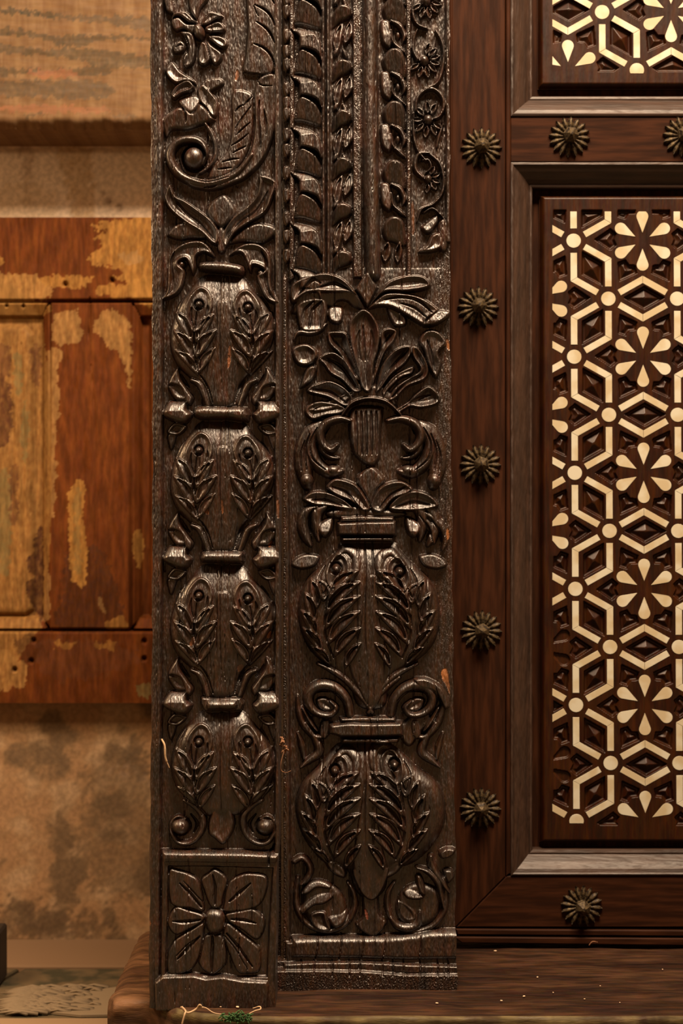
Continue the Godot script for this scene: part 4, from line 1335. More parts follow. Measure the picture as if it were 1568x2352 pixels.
func in_vase(c: Carver, b: int) -> void:
	c.fr(640, 1060 if b == 0 else 1520, 420)
	c.group("carved_vase")
	if b == 0:
		c.leaf("vase_body", [540, 692, 770, 672, 985, 692, 1040, 760, 1160, 880, 1300, 1020, 1375, 1200, 1365, 1450, 1290, 1610, 1150, 1730, 960, 1860, 900, 2100, 690, 2100, 600, 1900, 400, 1740, 260, 1600, 180, 1400, 175, 1200, 240, 1010, 370, 880, 500, 760], 30, {"w": 34, "ramp": [770, 680, 770, 1010, 0.12, 1.0], "sag": [1100, 1950, 0.45]})
		c.leaf("vase_tongue", [760, 1000, 840, 1000, 850, 1250, 890, 1500, 960, 1700, 900, 1950, 800, 2120, 690, 1950, 600, 1720, 680, 1500, 720, 1250], 3, {"add": true, "w": 4})
	else:
		c.leaf("vase_body", [540, 690, 770, 672, 930, 690, 1040, 760, 1190, 900, 1340, 1010, 1420, 1180, 1410, 1400, 1300, 1590, 1150, 1720, 960, 1790, 900, 1960, 780, 2040, 660, 1960, 590, 1790, 400, 1710, 250, 1560, 165, 1360, 150, 1180, 215, 1010, 330, 890, 460, 740], 30, {"w": 34, "ramp": [770, 680, 770, 1010, 0.12, 1.0], "sag": [1100, 1950, 0.45]})
		c.leaf("vase_tongue", [750, 1000, 810, 1000, 840, 1300, 880, 1550, 930, 1750, 915, 1860, 835, 1985, 770, 2015, 690, 1920, 645, 1800, 640, 1650, 690, 1300], 4, {"add": true, "w": 5})
	c.stroke("", [735, 680, 740, 950, 735, 1300, 745, 1650], [10, 24, 14, 5], 4, "vee")
	c.stroke("", [800, 680, 806, 900, 800, 1150], [10, 24, 6], 4, "vee")
	for s in 2:
		var m := 762.0 if b == 0 else 735.0
		c.axis = m if s == 1 else NAN
		var e := Vector2(492, 912) if b == 0 else Vector2(480, 915)
		var dy := 0.0
		if s == 1: dy = 26.0 if b == 0 else -50.0
		# eye in an almond hollow, with a rim curling round it
		c.stroke("eye_rim", [450, 860 + dy, 560, 745 + dy, 655, 800 + dy, 660, 930 + dy, 600, 1040 + dy], [16, 70, 84, 60, 14], 6, "tube", {"add": true})
		c.leaf("feather_eye", [480, 790 + dy, 560, 800 + dy, 605, 880 + dy, 590, 980 + dy, 520, 1060 + dy, 440, 1080 + dy, 400, 990 + dy, 420, 880 + dy], 3, {"add": true, "w": 5, "scoop": 8, "sw": 7})
		c.dome("eye_bead", e.x, e.y + dy, 38, 40, 14, {"add": true, "ring": 9, "rw": 0.5})
		c.stroke("", [520, 960 + dy, 480, 1030 + dy, 470, 1100 + dy], [6, 26, 8], 6, "vee")
		c.lobe("inner_lobe", 330, 1010 + dy, 390, 1190 + dy, 110, -20, 7)
		c.stroke("", [400, 890 + dy, 350, 1000 + dy, 380, 1130 + dy, 420, 1060 + dy], [8, 26, 22, 8], 5)
		# long lobes that sweep down from the middle
		for q in [[680, 930, 430, 1170, 104, 40], [690, 1030, 400, 1300, 116, 46], [690, 1150, 395, 1430, 116, 46], [690, 1280, 420, 1560, 112, 42], [695, 1420, 480, 1660, 100, 32], [700, 1550, 570, 1760, 80, 20]]:
			c.lobe("sweeping_lobe", q[0], q[1], q[2], q[3], q[4], q[5], 10, {"hollow": 0.9})
		# lobes on the outside
		for q in [[275, 1000, 330, 1250, 100, -16], [225, 1120, 300, 1390, 104, -20], [190, 1270, 325, 1510, 100, -26], [205, 1420, 370, 1630, 92, -24], [280, 1580, 440, 1740, 80, -18]]:
			c.lobe("outer_lobe", q[0], q[1], q[2], q[3], q[4], q[5], 9, {"hollow": 0.9})
		c.stroke("", [420, 1100, 400, 1300, 400, 1480, 470, 1680], [8, 20, 22, 10], 5, "vee")
		if b == 0:
			c.stroke("stem", [340, 1730, 480, 1800, 590, 1880, 700, 2010, 760, 2090], [30, 60, 64, 56, 30], 17, "tube")
			c.stroke("stem", [420, 1690, 560, 1760, 660, 1850, 740, 1990], [20, 44, 48, 20], 15, "tube")
		else:
			c.leaf("foot_leaf", [400, 1700, 470, 1690, 550, 1740, 580, 1800, 560, 1850, 480, 1820, 420, 1760], 16, {"w": 8, "scoop": 3})
	c.axis = NAN

func in_big_scrolls(c: Carver) -> void:
	c.fr(640, 1520, 420)
	for s in 2:
		c.axis = 785.0 if s == 1 else NAN
		c.group("big_scroll")
		c.stroke("scroll_leaf", [160, 290, 175, 420, 220, 540, 320, 640, 420, 620], [20, 60, 70, 60, 20], 15, "tube")
		c.stroke("scroll_leaf", [200, 380, 260, 500, 330, 590], [10, 60, 14], 17, "tube")
		c.stroke("", [210, 420, 270, 540, 350, 620], [6, 20, 6], 6, "vee")
		c.stroke("scroll_leaf", [230, 520, 330, 690, 340, 780, 250, 850, 190, 900], [30, 76, 80, 60, 20], 15, "tube")
		c.stroke("scroll_leaf", [165, 610, 200, 720, 215, 830], [20, 60, 20], 13, "tube")
		c.leaf("scroll_leaf", [370, 500, 430, 490, 440, 580, 400, 660, 350, 620], 16, {"w": 6})
		c.stroke("scroll_arm", [610, 450, 580, 320, 500, 230, 400, 195, 310, 215, 255, 290, 270, 380, 340, 440, 440, 450, 490, 390, 440, 330], [70, 84, 96, 100, 96, 90, 80, 70, 60, 50, 24], 22, "tube")
		c.stroke("", [560, 330, 480, 260, 390, 245, 310, 265], [8, 24, 24, 8], 8, "vee")
		c.stroke("stem", [540, 130, 640, 210, 720, 300, 800, 430], [40, 60, 60, 40], 16, "tube")
		c.leaf("scroll_inner", [320, 320, 400, 300, 470, 360, 480, 410, 420, 430, 350, 400], 12, {"w": 8, "scoop": 5})
	c.axis = NAN
	c.leaf("scroll_leaf", [1150, 140, 1260, 130, 1390, 200, 1450, 300, 1460, 380, 1410, 400, 1330, 260, 1200, 220], 23, {"w": 8})
	c.stroke("", [1330, 160, 1350, 250, 1400, 360], [6, 16, 6], 5, "vee")
	c.leaf("scroll_leaf", [1030, 560, 1180, 430, 1280, 420, 1290, 520, 1200, 620, 1130, 720, 1060, 680], 12, {"w": 8})
	c.group("vase_tie")
	c.leaf("tie_strip", [520, 470, 700, 462, 1000, 465, 1010, 510, 760, 520, 530, 510], 22, {"w": 5, "sub": 1})
	c.leaf("tie_bar", [430, 520, 600, 500, 800, 505, 1065, 500, 1070, 630, 800, 640, 530, 640, 430, 610], 31, {"w": 9, "sub": 1})
	c.leaf("tie_strip", [535, 640, 760, 640, 1040, 635, 1020, 690, 760, 690, 540, 690], 25, {"w": 5, "sub": 1})
	c.stroke("", [765, 460, 790, 530, 780, 700], [8, 14, 8], 5, "vee")

func in_foot(c: Carver) -> void:
	c.fr(640, 1960, 420)
	c.group("foot_ornament")
	c.leaf("foot_tongue", [720, 330, 840, 330, 860, 500, 925, 590, 810, 705, 660, 610, 720, 520], 15, {"w": 6})
	c.leaf("foot_tongue", [640, 100, 925, 90, 915, 240, 840, 370, 765, 385, 680, 290], 20, {"w": 5})
	for s in 2:
		c.axis = 790.0 if s == 1 else NAN
		c.group("foot_scroll")
		c.stroke("scroll_ring", [165, 200, 150, 340, 165, 480, 250, 600, 380, 655, 500, 640, 600, 570, 650, 450, 640, 330, 590, 240], [30, 50, 56, 56, 54, 54, 50, 50, 44, 20], 14, "tube")
		c.leaf("scroll_bowl", [200, 330, 300, 260, 430, 250, 530, 320, 580, 450, 540, 570, 420, 630, 290, 600, 210, 500], 13, {"w": 16, "scoop": 3, "sw": 20})
		if s == 0:
			c.leaf("scroll_leaf", [190, 340, 240, 250, 340, 215, 450, 255, 440, 300, 330, 290, 250, 340], 19, {"w": 7, "ramp": [330, 220, 330, 320, 0.6, 1.1]})
			c.leaf("scroll_leaf", [180, 470, 240, 390, 340, 330, 480, 300, 490, 350, 400, 420, 300, 440, 210, 510], 20, {"w": 7, "ramp": [330, 320, 330, 450, 0.6, 1.1]})
			c.leaf("scroll_leaf", [265, 520, 320, 480, 400, 485, 425, 560, 450, 640, 380, 660, 300, 620], 18, {"w": 6, "scoop": 6})
			c.leaf("scroll_leaf", [410, 540, 480, 500, 580, 470, 585, 560, 530, 620, 470, 630], 21, {"w": 10, "ramp": [500, 480, 500, 600, 0.5, 1.0]})
			c.stroke("hook_leaf", [140, 60, 200, 30, 255, 80, 270, 150, 230, 230, 190, 260], [60, 60, 56, 60, 50, 20], 17, "tube")
		else:
			c.axis = NAN
			c.leaf("scroll_leaf", [1060, 320, 1110, 285, 1190, 310, 1245, 360, 1200, 385, 1100, 375], 20, {"w": 6, "ramp": [1150, 290, 1150, 380, 0.6, 1.1]})
			c.stroke("scroll_leaf", [960, 540, 1020, 610, 1110, 630, 1190, 590, 1205, 490], [40, 80, 90, 80, 30], 19, "tube")
			c.leaf("scroll_leaf", [1010, 400, 1080, 400, 1170, 480, 1180, 560, 1100, 580, 1030, 520], 14, {"w": 8, "scoop": 6})
			c.leaf("hook_leaf", [1175, 180, 1215, 180, 1250, 270, 1255, 350, 1210, 330, 1180, 260], 20, {"w": 6, "scoop": 4})
			c.stroke("hook_leaf", [1180, 110, 1280, 150, 1360, 240, 1390, 350, 1410, 460], [24, 56, 60, 50, 14], 20, "tube")
			c.stroke("hook_leaf", [1300, 20, 1310, 100, 1400, 240, 1460, 330], [50, 70, 60, 20], 17, "tube")
			c.leaf("hook_leaf", [1370, -20, 1440, -60, 1510, -45, 1490, 10, 1400, 40], 20, {"w": 6})
			c.leaf("hook_leaf", [1410, 130, 1480, 130, 1500, 200, 1450, 250, 1420, 200], 18, {"w": 7})
	c.axis = NAN
	c.group("foot_block")
	c.leaf("block_core", [60, 740, 800, 735, 1560, 700, 1560, 1400, -40, 1400, -40, 900, 60, 890], 20, {"w": 4, "sub": 1})
	c.leaf("foot_ledge", [110, 700, 350, 690, 700, 690, 900, 690, 1120, 670, 1300, 640, 1560, 640, 1560, 900, 1100, 905, 600, 890, 90, 885], 27, {"w": 15, "sub": 1})
	c.leaf("foot_step", [40, 905, 300, 892, 700, 890, 1100, 910, 1560, 925, 1560, 1020, 1000, 1000, 600, 990, 40, 990], 33, {"w": 6, "sub": 1})
	c.leaf("plinth", [-40, 950, 300, 948, 700, 955, 1100, 985, 1560, 985, 1560, 1400, -40, 1400], 41, {"w": 6, "sub": 1})
	for x in [190, 300, 455, 600, 690, 880, 970, 1060, 1200, 1350, 1440]:
		c.stroke("", [x, 888, x + 8, 930, x + 3, 1010], [8, 12, 8], 6, "vee")
	for x in [330, 530, 720, 905, 1210]: c.stroke("", [x, 680, x + 5, 760, x - 15, 880], [8, 14, 6], 6, "vee")

# ---------------------------------------------------------------- the inlaid door
func moulding(rect: Rect2, side: int, prof: Array) -> ArrayMesh:  # one mitred side (0 left, 1 top, 2 right, 3 bottom) of a frame; prof holds [inset, height] in photograph pixels
	var st := SurfaceTool.new()
	st.begin(Mesh.PRIMITIVE_TRIANGLES)
	st.set_smooth_group(-1)
	var kz := S * (D - Z_DOOR) / D
	var a: Array = []
	var b: Array = []
	for e in prof:
		var r := rect.grow(-e[0])
		var c: Array = [Vector2(r.position.x, r.end.y), r.position, Vector2(r.end.x, r.position.y), r.end]
		for w in 2:
			var v: Vector2 = c[(side + w) % 4]
			var p := P(v.x, v.y, Z_DOOR)
			p.z += e[1] * kz
			(a if w == 0 else b).append(p)
	for i in prof.size() - 1: quad(st, [a[i], a[i + 1], b[i + 1], b[i]], false)
	var back := Z_DOOR - 0.034
	for i in [0, prof.size() - 1]: quad(st, [a[i], b[i], Vector3(b[i].x, b[i].y, back), Vector3(a[i].x, a[i].y, back)], i > 0)
	for e in 2:
		var l: Array = a if e == 0 else b
		for i in prof.size() - 1:
			quad(st, [l[i], l[i + 1], Vector3(l[i + 1].x, l[i + 1].y, back), Vector3(l[i].x, l[i].y, back)], e == 0)
	st.generate_normals()
	return st.commit()

func flat(p: Array, z: float) -> PackedVector2Array:
	var out := PackedVector2Array()
	for v in p:
		var w := P(v.x, v.y, z)
		out.append(Vector2(w.x, w.y))
	return out

func board(n: String, p: Array, m: Material, parent: Node, h := 0.0, thick := 0.04) -> void:
	var kz := S * (D - Z_DOOR) / D
	put(n, prism(flat(p, Z_DOOR), Z_DOOR - thick, Z_DOOR + h * kz, 0.0012), m, parent)

func make_door() -> void:
	var o := thing("inlaid_door", "brown panelled door with bone inlay lattice and brass flower studs at the right", "door")
	# frame boards
	board("stile", [Vector2(985, -70), Vector2(1160, -70), Vector2(1160, 2014), Vector2(1044, 2132), Vector2(985, 2132)], mats.door, o)
	board("stile_bead", [Vector2(1162, -70), Vector2(1172, -70), Vector2(1172, 2006), Vector2(1162, 2012)], mats.door, o, 1.0)
	board("stile_edge", [Vector2(1033, -70), Vector2(1039, -70), Vector2(1040, 2120), Vector2(1034, 2125)], mats.door, o, 3.0)
	board("stile", [Vector2(1784, -70), Vector2(1960, -70), Vector2(1960, 2132), Vector2(1900, 2132), Vector2(1784, 2012)], mats.door, o)
	board("rail", [Vector2(1172, 268), Vector2(1784, 268), Vector2(1784, 372), Vector2(1172, 372)], mats.rail, o, -1.0)
	board("rail", [Vector2(1048, 2130), Vector2(1164, 2012), Vector2(1784, 2012), Vector2(1896, 2130)], mats.rail, o, -0.5)
	board("rail_bead", [Vector2(1046, 2133), Vector2(1960, 2138), Vector2(1960, 2152), Vector2(1050, 2146)], mats.rail, o, 5.0)
	board("rail_bead", [Vector2(1040, 2150), Vector2(1960, 2156), Vector2(1960, 2174), Vector2(1060, 2164)], mats.rail, o, 9.0)
	var prof := [[0, -4], [1, 1], [6, 2], [9, -2], [20, -9], [36, -22], [46, -33], [48, -31], [52, -32], [54, -35], [54, -60]]
	var prof2 := [[0, -4], [1, 2], [5, 4], [8, 1], [16, -2], [30, -14], [44, -30], [48, -29], [53, -31], [55, -35], [55, -60]]
	for r in [Rect2(1172, -420, 612, 688), Rect2(1172, 372, 612, 1640)]:
		for s in 4:
			if r.position.y < 0 and s == 1: continue
			put("moulding", moulding(r, s, prof if s != 3 else prof2), mats.mould if s % 2 == 0 else mats.mould_flat, o)
	door_panel(o, Rect2(1238, 450, 482, 1484), Rect2(1268, 486, 420, 1405), Vector2(1478, 553))
	door_panel(o, Rect2(1234, -70, 486, 276), Rect2(1268, -60, 420, 229), Vector2(1546, 28))
	put("back_board", soft_box(P(1000, 2120, Z_DOOR) - Vector3(0, 0, 0.046), P(1940, -65, Z_DOOR) - Vector3(0, 0, 0.034), 0.001), mats.door, o)
	var first := stud(o)
	var spots := [[1105, 340], [1098, 705], [1103, 1067], [1105, 1448], [1103, 1855], [1307, 315], [1568, 313], [1335, 2080]]
	for i in spots.size():
		var s: Node3D = first if i == 0 else first.duplicate()
		if i > 0:
			s.name = "brass_stud"
			o.add_child(s, true)
		s.position = P(spots[i][0], spots[i][1], Z_DOOR)
		s.rotation.z = i * 0.77

func stud(o: Node3D) -> Node3D:
	var s := Node3D.new()
	s.name = "brass_stud"
	o.add_child(s, true)
	var kz := S * (D - Z_DOOR) / D
	var st := SurfaceTool.new()  # one petal: a pointed leaf with a ridge, bent up towards the heart
	st.begin(Mesh.PRIMITIVE_TRIANGLES)
	var sec: Array = []
	for i in 7:
		var t := i / 6.0
		var r := lerpf(12.0, 48.0, t)
		var w := (1.6 + 4.6 * sin(PI * pow(t, 1.3) * 0.82)) * (1.0 - pow(t, 7.0)) + 0.2
		var z := 4.0 + 5.0 * sin(PI * (0.15 + 0.75 * t))
		sec.append([Vector3(r, -w, z - 5.0) * kz, Vector3(r, -w * 0.55, z - 1.0) * kz, Vector3(r, 0, z + 0.8) * kz, Vector3(r, w * 0.55, z - 1.0) * kz, Vector3(r, w, z - 5.0) * kz])
	for i in 6:
		for k in 4: quad(st, [sec[i][k], sec[i + 1][k], sec[i + 1][k + 1], sec[i][k + 1]])
	for k in range(1, 4): 
		for p in [sec[6][0], sec[6][k + 1], sec[6][k]]: st.add_vertex(p)
	st.generate_normals()
	var pm := st.commit()
	for i in 16:
		var q := put("petal", pm, mats.brass, s)
		q.rotation.z = TAU * i / 16.0
	var lat := [[0.0, 6.0], [15.0, 6.0], [16.0, 9.0], [13.0, 12.0], [13.0, 20.0], [19.0, 25.0], [18.0, 33.0], [4.0, 46.0], [0.0, 46.5]]
	var sk := SurfaceTool.new()
	sk.begin(Mesh.PRIMITIVE_TRIANGLES)
	sk.set_smooth_group(-1)
	for i in lat.size() - 1:
		for k in 6:
			var a := TAU * k / 6.0 + 0.2
			var b := TAU * (k + 1) / 6.0 + 0.2
			quad(sk, [Vector3(cos(a) * lat[i][0], sin(a) * lat[i][0], lat[i][1]) * kz, Vector3(cos(b) * lat[i][0], sin(b) * lat[i][0], lat[i][1]) * kz, Vector3(cos(b) * lat[i + 1][0], sin(b) * lat[i + 1][0], lat[i + 1][1]) * kz, Vector3(cos(a) * lat[i + 1][0], sin(a) * lat[i + 1][0], lat[i + 1][1]) * kz])
	sk.generate_normals()
	put("knob", sk.commit(), mats.brass, s)
	var plate := CylinderMesh.new()
	plate.top_radius = 22.0 * kz
	plate.bottom_radius = 25.0 * kz
	plate.height = 4.0 * kz
	plate.radial_segments = 24
	var pl := put("plate", plate, mats.brass, s, Vector3(0, 0, 2.0 * kz))
	pl.rotation_degrees.x = 90
	return s

func door_panel(o: Node3D, r: Rect2, field: Rect2, f0: Vector2) -> void:
	var kz := S * (D - Z_DOOR) / D
	var zb := Z_DOOR - 54.0 * kz
	var panel := Node3D.new()
	panel.name = "inlaid_panel"
	o.add_child(panel, true)
	var c := Carver.new(r.position.y, r.end.y, STEP, func(_y): return r.position.x, func(_y): return r.end.x)
	c.parts[0][0] = "panel_board"
	c.dark = Color(0.017, 0.0050, 0.0019)
	c.warm = Color(0.038, 0.0105, 0.0034)
	c.fr(0, 0, 1568)
	var b := r.grow(-2.0)
	c.leaf("", [b.position.x, b.position.y, b.end.x, b.position.y, b.end.x, b.end.y, b.position.x, b.end.y], 22.0, {"w": 9.0, "sub": 1})
	var bone: Array = []
	var cut: Array = []    # [name, outline, depth, peak]
	var R0 := 153.9
	var sx := 1.027
	var clip := PackedVector2Array([field.position, Vector2(field.end.x, field.position.y), field.end, Vector2(field.position.x, field.end.y)])
	for i in range(-2, 3):
		for j in range(-6, 8):
			var F := Vector2(1.5 * R0 * i, 266.6 * j + (133.3 if i % 2 != 0 else 0.0))
			for k in 6:
				var u := Vector2.from_angle(deg_to_rad(60.0 * k + 30.0))
				var n := u.orthogonal()
				var drop := PackedVector2Array()
				drop.append(F + u * 18.0)
				for s in 13:
					var a := lerpf(-1.92, 1.92, s / 12.0)
					drop.append(F + u * (56.0 + 13.3 * cos(a)) - n * 13.3 * sin(a))
				var gone := i == -1 and f0.y > 400.0 and j >= 3 and (k == 0 or k == 5)
				bone.append([("empty" if gone else "bone_petal"), drop])
				# small star-shaped pockets between petals, towards the dots
				var v := Vector2.from_angle(deg_to_rad(60.0 * k))
				var w := v.orthogonal()
				var at := F + v * R0
				var kite := PackedVector2Array()
				for e in [[43, 0], [79, -25], [93, -13], [87, 0], [93, 13], [79, 25]]: kite.append(at - v * e[0] + w * e[1])
				cut.append(["carved_star", kite, 9.0, 8.0])
			for k in 3:
				var A := F + R0 * Vector2.from_angle(deg_to_rad(60.0 * k))
				var B := F + R0 * Vector2.from_angle(deg_to_rad(60.0 * k + 60.0))
				var u := (B - A).normalized()
				var v := u.orthogonal()
				var M := (A + B) * 0.5
				var rh := PackedVector2Array()
				for e in [[-46, 0], [0, -26.6], [46, 0], [0, 26.6]]: rh.append(M + u * e[0] + v * e[1])
				cut.append(["carved_diamond", rh, 10.0, 10.0])
				for sa in [-1.0, 1.0]:
					for sb in [-1.0, 1.0]:
						var d: Vector2 = u * 0.866 * sa + v * 0.5 * sb   # from a dot towards the blunt corner
						var nn: Vector2 = -u * 0.5 * sa + v * 0.866 * sb
						var s0: Vector2 = (A if sa > 0 else B)
						var arm := PackedVector2Array()
						for e in [[28.0, -7.3], [28.0, 7.3], [88.5 + 4.2, 7.3], [88.5 - 4.2, -7.3]]: arm.append(s0 + d * e[0] + nn * e[1])
						bone.append(["bone_strip", arm])
			for k in 2:
				var A := F + R0 * Vector2.from_angle(deg_to_rad(60.0 * k + 180.0))
				var dot := PackedVector2Array()
				for s in 20: dot.append(A + 16.3 * Vector2.from_angle(TAU * s / 20.0))
				bone.append(["bone_dot", dot])
	var put_at := func(p: Vector2) -> Vector2:
		var q := Vector2(f0.x + p.x * sx, f0.y + p.y)
		q.x += (q.y - 1176.0) * 0.005
		return q
	for e in cut:
		var p := PackedVector2Array()
		for v in e[1]: p.append(put_at.call(v))
		for q in Geometry2D.intersect_polygons(p, clip):
			if area(q) < 260.0: continue
			var l: Array = []
			for v in q: l.append_array([v.x, v.y])
			c.leaf("", l, -e[2], {"add": true, "w": 4.0, "sub": 1})
			for q2 in Geometry2D.offset_polygon(q, -6.0):
				var l2: Array = []
				for v in q2: l2.append_array([v.x, v.y])
				if area(q2) > 40.0: c.leaf(e[0], l2, e[3], {"add": true, "w": 15.0 if e[0] == "carved_diamond" else 11.0, "sub": 1, "lin": true})
	for e in bone:
		var p := PackedVector2Array()
		for v in e[1]: p.append(put_at.call(v))
		for q in Geometry2D.intersect_polygons(p, clip):
			if area(q) < 40.0: continue
			if e[0] == "empty":
				var l: Array = []
				for v in q: l.append_array([v.x, v.y])
				c.leaf("", l, -5.0, {"add": true, "w": 3.0, "sub": 1})
				continue
			var zf := zb + 22.0 * kz
			put(e[0], prism(flat(Array(q), zf), zf - 2.0 * kz, zf + 1.2 * kz, 0.35 * kz), mats.bone, panel)
	c.swell = 0.3
	c.weather(91, 0.1)
	assemble(c, zb, zb - 0.003, panel, mats.panel)

func area(p: PackedVector2Array) -> float:
	var a := 0.0
	for i in p.size(): a += p[i].cross(p[(i + 1) % p.size()])
	return absf(a) * 0.5

# ---------------------------------------------------------------- old joinery on the wall
func make_shutter() -> void:
	var z := Z_WALL + 0.034
	var c := Carver.new(505.0, 1611.0, 3.0, func(_y): return -330.0, func(_y): return 430.0)
	c.parts[0][0] = "back_board"
	c.dark = Color(0.105, 0.030, 0.0075)
	c.warm = Color(0.145, 0.044, 0.0105)
	c.fr(0, 0, 1568)
	var strip := {"w": 3.0, "sub": 1}
	c.leaf("top_rail", [-340, 500, 440, 500, 440, 694, 312, 694, 102, 696, -100, 696, -340, 696], 34, {"w": 5.0, "sub": 1})
	c.leaf("bottom_rail", [-340, 1446, 440, 1446, 440, 1620, -340, 1620], 34, {"w": 5.0, "sub": 1})
	c.leaf("stile", [120, 697, 306, 697, 304, 1444, 118, 1444], 34, {"w": 3.0, "sub": 1})
	c.stroke("", [211, 690, 210, 730, 206, 790], [7, 6, 2], 9, "vee")
	c.leaf("stile", [-340, 697, -120, 697, -120, 1444, -340, 1444], 34, {"w": 3.0, "sub": 1})
	for e in [[100, 119, 0.35, 1.0], [306, 324, 1.0, 0.35], [-119, -100, 1.0, 0.35]]:
		c.leaf("moulding", [e[0], 720, e[1], 700, e[1], 1440, e[0], 1420] if e[0] != 306 else [e[0], 700, e[1], 720, e[1], 1420, e[0], 1440], 30, {"w": 2.0, "sub": 1, "ramp": [e[0], 0, e[1], 0, e[2], e[3]]})
	for e in [[-100, 100], [324, 440]]:
		c.leaf("moulding", [e[0] - 18, 697, e[1] + 18, 697, e[1], 729, e[0], 729], 30, {"w": 2.0, "sub": 1, "ramp": [0, 698, 0, 729, 1.0, 0.45]})
		c.leaf("moulding", [e[0], 1417, e[1], 1417, e[1] + 18, 1445, e[0] - 18, 1445], 30, {"w": 2.0, "sub": 1, "ramp": [0, 1417, 0, 1445, 0.4, 1.0]})
	c.leaf("panel", [-98, 748, 60, 748, 78, 770, 80, 1400, 60, 1412, -98, 1412], 14, {"w": 16, "sub": 1})
	c.leaf("panel", [346, 738, 440, 738, 440, 1412, 346, 1412], 12, {"w": 8, "sub": 1})
	for e in [[52, 790, 1250], [28, 830, 1300], [75, 850, 1180]]: c.stroke("", [e[0], e[1], e[0] + 4, (e[1] + e[2]) / 2, e[0] - 2, e[2]], [4, 12, 4], 4, "vee")
	c.stroke("", [214, 840, 222, 960, 224, 1100, 222, 1280], [2, 5, 5, 2], 5, "vee")
	for q in [[155, 657], [262, 648], [83, 1468], [78, 1515], [335, 1470], [335, 1510], [40, 1535], [58, 706], [20, 704]]: c.dome("", q[0], q[1], 0.1, 0.1, 0.0, {"ring": 14.0, "rw": 70.0 if q[1] > 707 or q[1] < 700 else 40.0})
	c.leaf("", [325, 735, 345, 735, 345, 1415, 325, 1415], -6, {"add": true, "w": 2, "sub": 1})
	c.weather(71, 0.4)
	var och := Color(0.36, 0.185, 0.048)
	var pale := Color(0.31, 0.18, 0.07)
	var gr := Color(0.17, 0.135, 0.055)
	var dk := Color(0.065, 0.026, 0.013)
	# top rail
	c.paint([205, 605, 222, 580, 240, 572, 222, 548, 250, 535, 215, 528, 245, 514, 300, 508, 370, 506, 370, 690, 310, 692, 292, 652, 262, 640, 292, 628, 250, 616], och, 7.0, 0.85, 2)
	c.paint([275, 588, 320, 584, 335, 604, 285, 610], pale, 6.0, 0.9, 3)
	c.paint([228, 664, 290, 655, 350, 640, 352, 690, 232, 682], och, 6.0, 0.8, 4)
	c.paint([-20, 585, 8, 592, 12, 612, -20, 618], och, 5.0, 0.9, 5)
	c.paint([-100, 632, 66, 636, 100, 645, 118, 662, 108, 690, -100, 700], pale.lerp(och, 0.5), 6.0, 0.95, 6)
	c.paint([98, 640, 212, 640, 204, 660, 176, 667, 118, 662], och, 6.0, 0.85, 7)
	c.paint([-100, 697, 104, 697, 100, 729, -100, 729], och * 0.8, 3.0, 0.8, 8)
	# upright between the panels
	c.paint([132, 724, 180, 716, 192, 760, 190, 792, 132, 792, 126, 750], pale.lerp(och, 0.3), 6.0, 0.9, 9)
	c.paint([218, 760, 236, 724, 262, 714, 288, 730, 305, 762, 303, 895, 292, 850, 276, 812, 250, 800, 240, 776], pale.lerp(och, 0.4), 6.0, 0.9, 10)
	c.paint([110, 816, 152, 812, 146, 832, 138, 850, 142, 940, 132, 1000, 136, 1080, 128, 1180, 112, 1170, 118, 1060, 106, 1000], pale.lerp(och, 0.3), 6.0, 0.85, 11)
	c.paint([100, 1310, 118, 1316, 118, 1420, 100, 1410], pale, 4.0, 0.9, 12)
	c.paint([158, 1268, 190, 1258, 232, 1258, 255, 1296, 292, 1422, 260, 1444, 140, 1444, 148, 1350], dk, 8.0, 0.75, 13)
	c.paint([186, 1098, 200, 1124, 196, 1190, 204, 1240, 204, 1320, 196, 1346, 184, 1344, 168, 1320, 164, 1240, 162, 1160, 157, 1144, 170, 1122], och, 4.0, 0.95, 14)
	c.paint([180, 1120, 192, 1130, 188, 1190, 192, 1300, 178, 1310, 174, 1200], gr, 5.0, 0.5, 15)
	c.paint([255, 1420, 290, 1412, 296, 1444, 250, 1444], och, 6.0, 0.7, 16)
	c.paint([308, 1226, 328, 1226, 326, 1300, 312, 1290], och, 4.0, 0.8, 17)
	c.paint([228, 1372, 242, 1376, 246, 1408, 236, 1400], pale, 4.0, 0.7, 18)
	# sunk panel at the left
	c.paint([-100, 735, 100, 735, 100, 1440, -100, 1440], pale.lerp(och, 0.55) * 0.85, 3.0, 0.9, 19)
	c.paint([-20, 860, 22, 880, 30, 930, 22, 1010, -20, 1030], dk * 1.3, 7.0, 0.9, 20)
	for e in [[44, 820, 900, 8], [82, 800, 880, 9], [10, 800, 860, 14], [60, 930, 1050, 6], [12, 1100, 1300, 14], [34, 1080, 1190, 8]]:
		c.paint([e[0] - e[3], e[1], e[0] + e[3], e[1], e[0] + e[3], e[2], e[0] - e[3], e[2]], gr if e[0] % 4 == 0 else dk * 1.6, 6.0, 0.7, int(e[1]))
	c.paint([83, 1222, 100, 1222, 100, 1418, 84, 1408, 64, 1358, 62, 1336, 78, 1326, 66, 1306, 66, 1278, 78, 1268], dk, 4.0, 0.95, 21)
	# bottom rail
	c.paint([-40, 1478, 20, 1490, 40, 1508, 66, 1520, 60, 1578, 36, 1572, 26, 1584, -40, 1566], pale.lerp(och, 0.4), 5.0, 0.9, 22)
	c.paint([40, 1470, 95, 1455, 100, 1520, 60, 1515], dk, 10.0, 0.6, 23)
	c.paint([100, 1470, 200, 1468, 310, 1490, 300, 1530, 160, 1560, 100, 1540], dk * 1.8, 14.0, 0.5, 24)
	c.paint([130, 1472, 178, 1474, 172, 1486, 136, 1486], och, 8.0, 0.6, 25)
	c.paint([222, 1474, 270, 1474, 262, 1488, 226, 1488], och, 8.0, 0.6, 26)
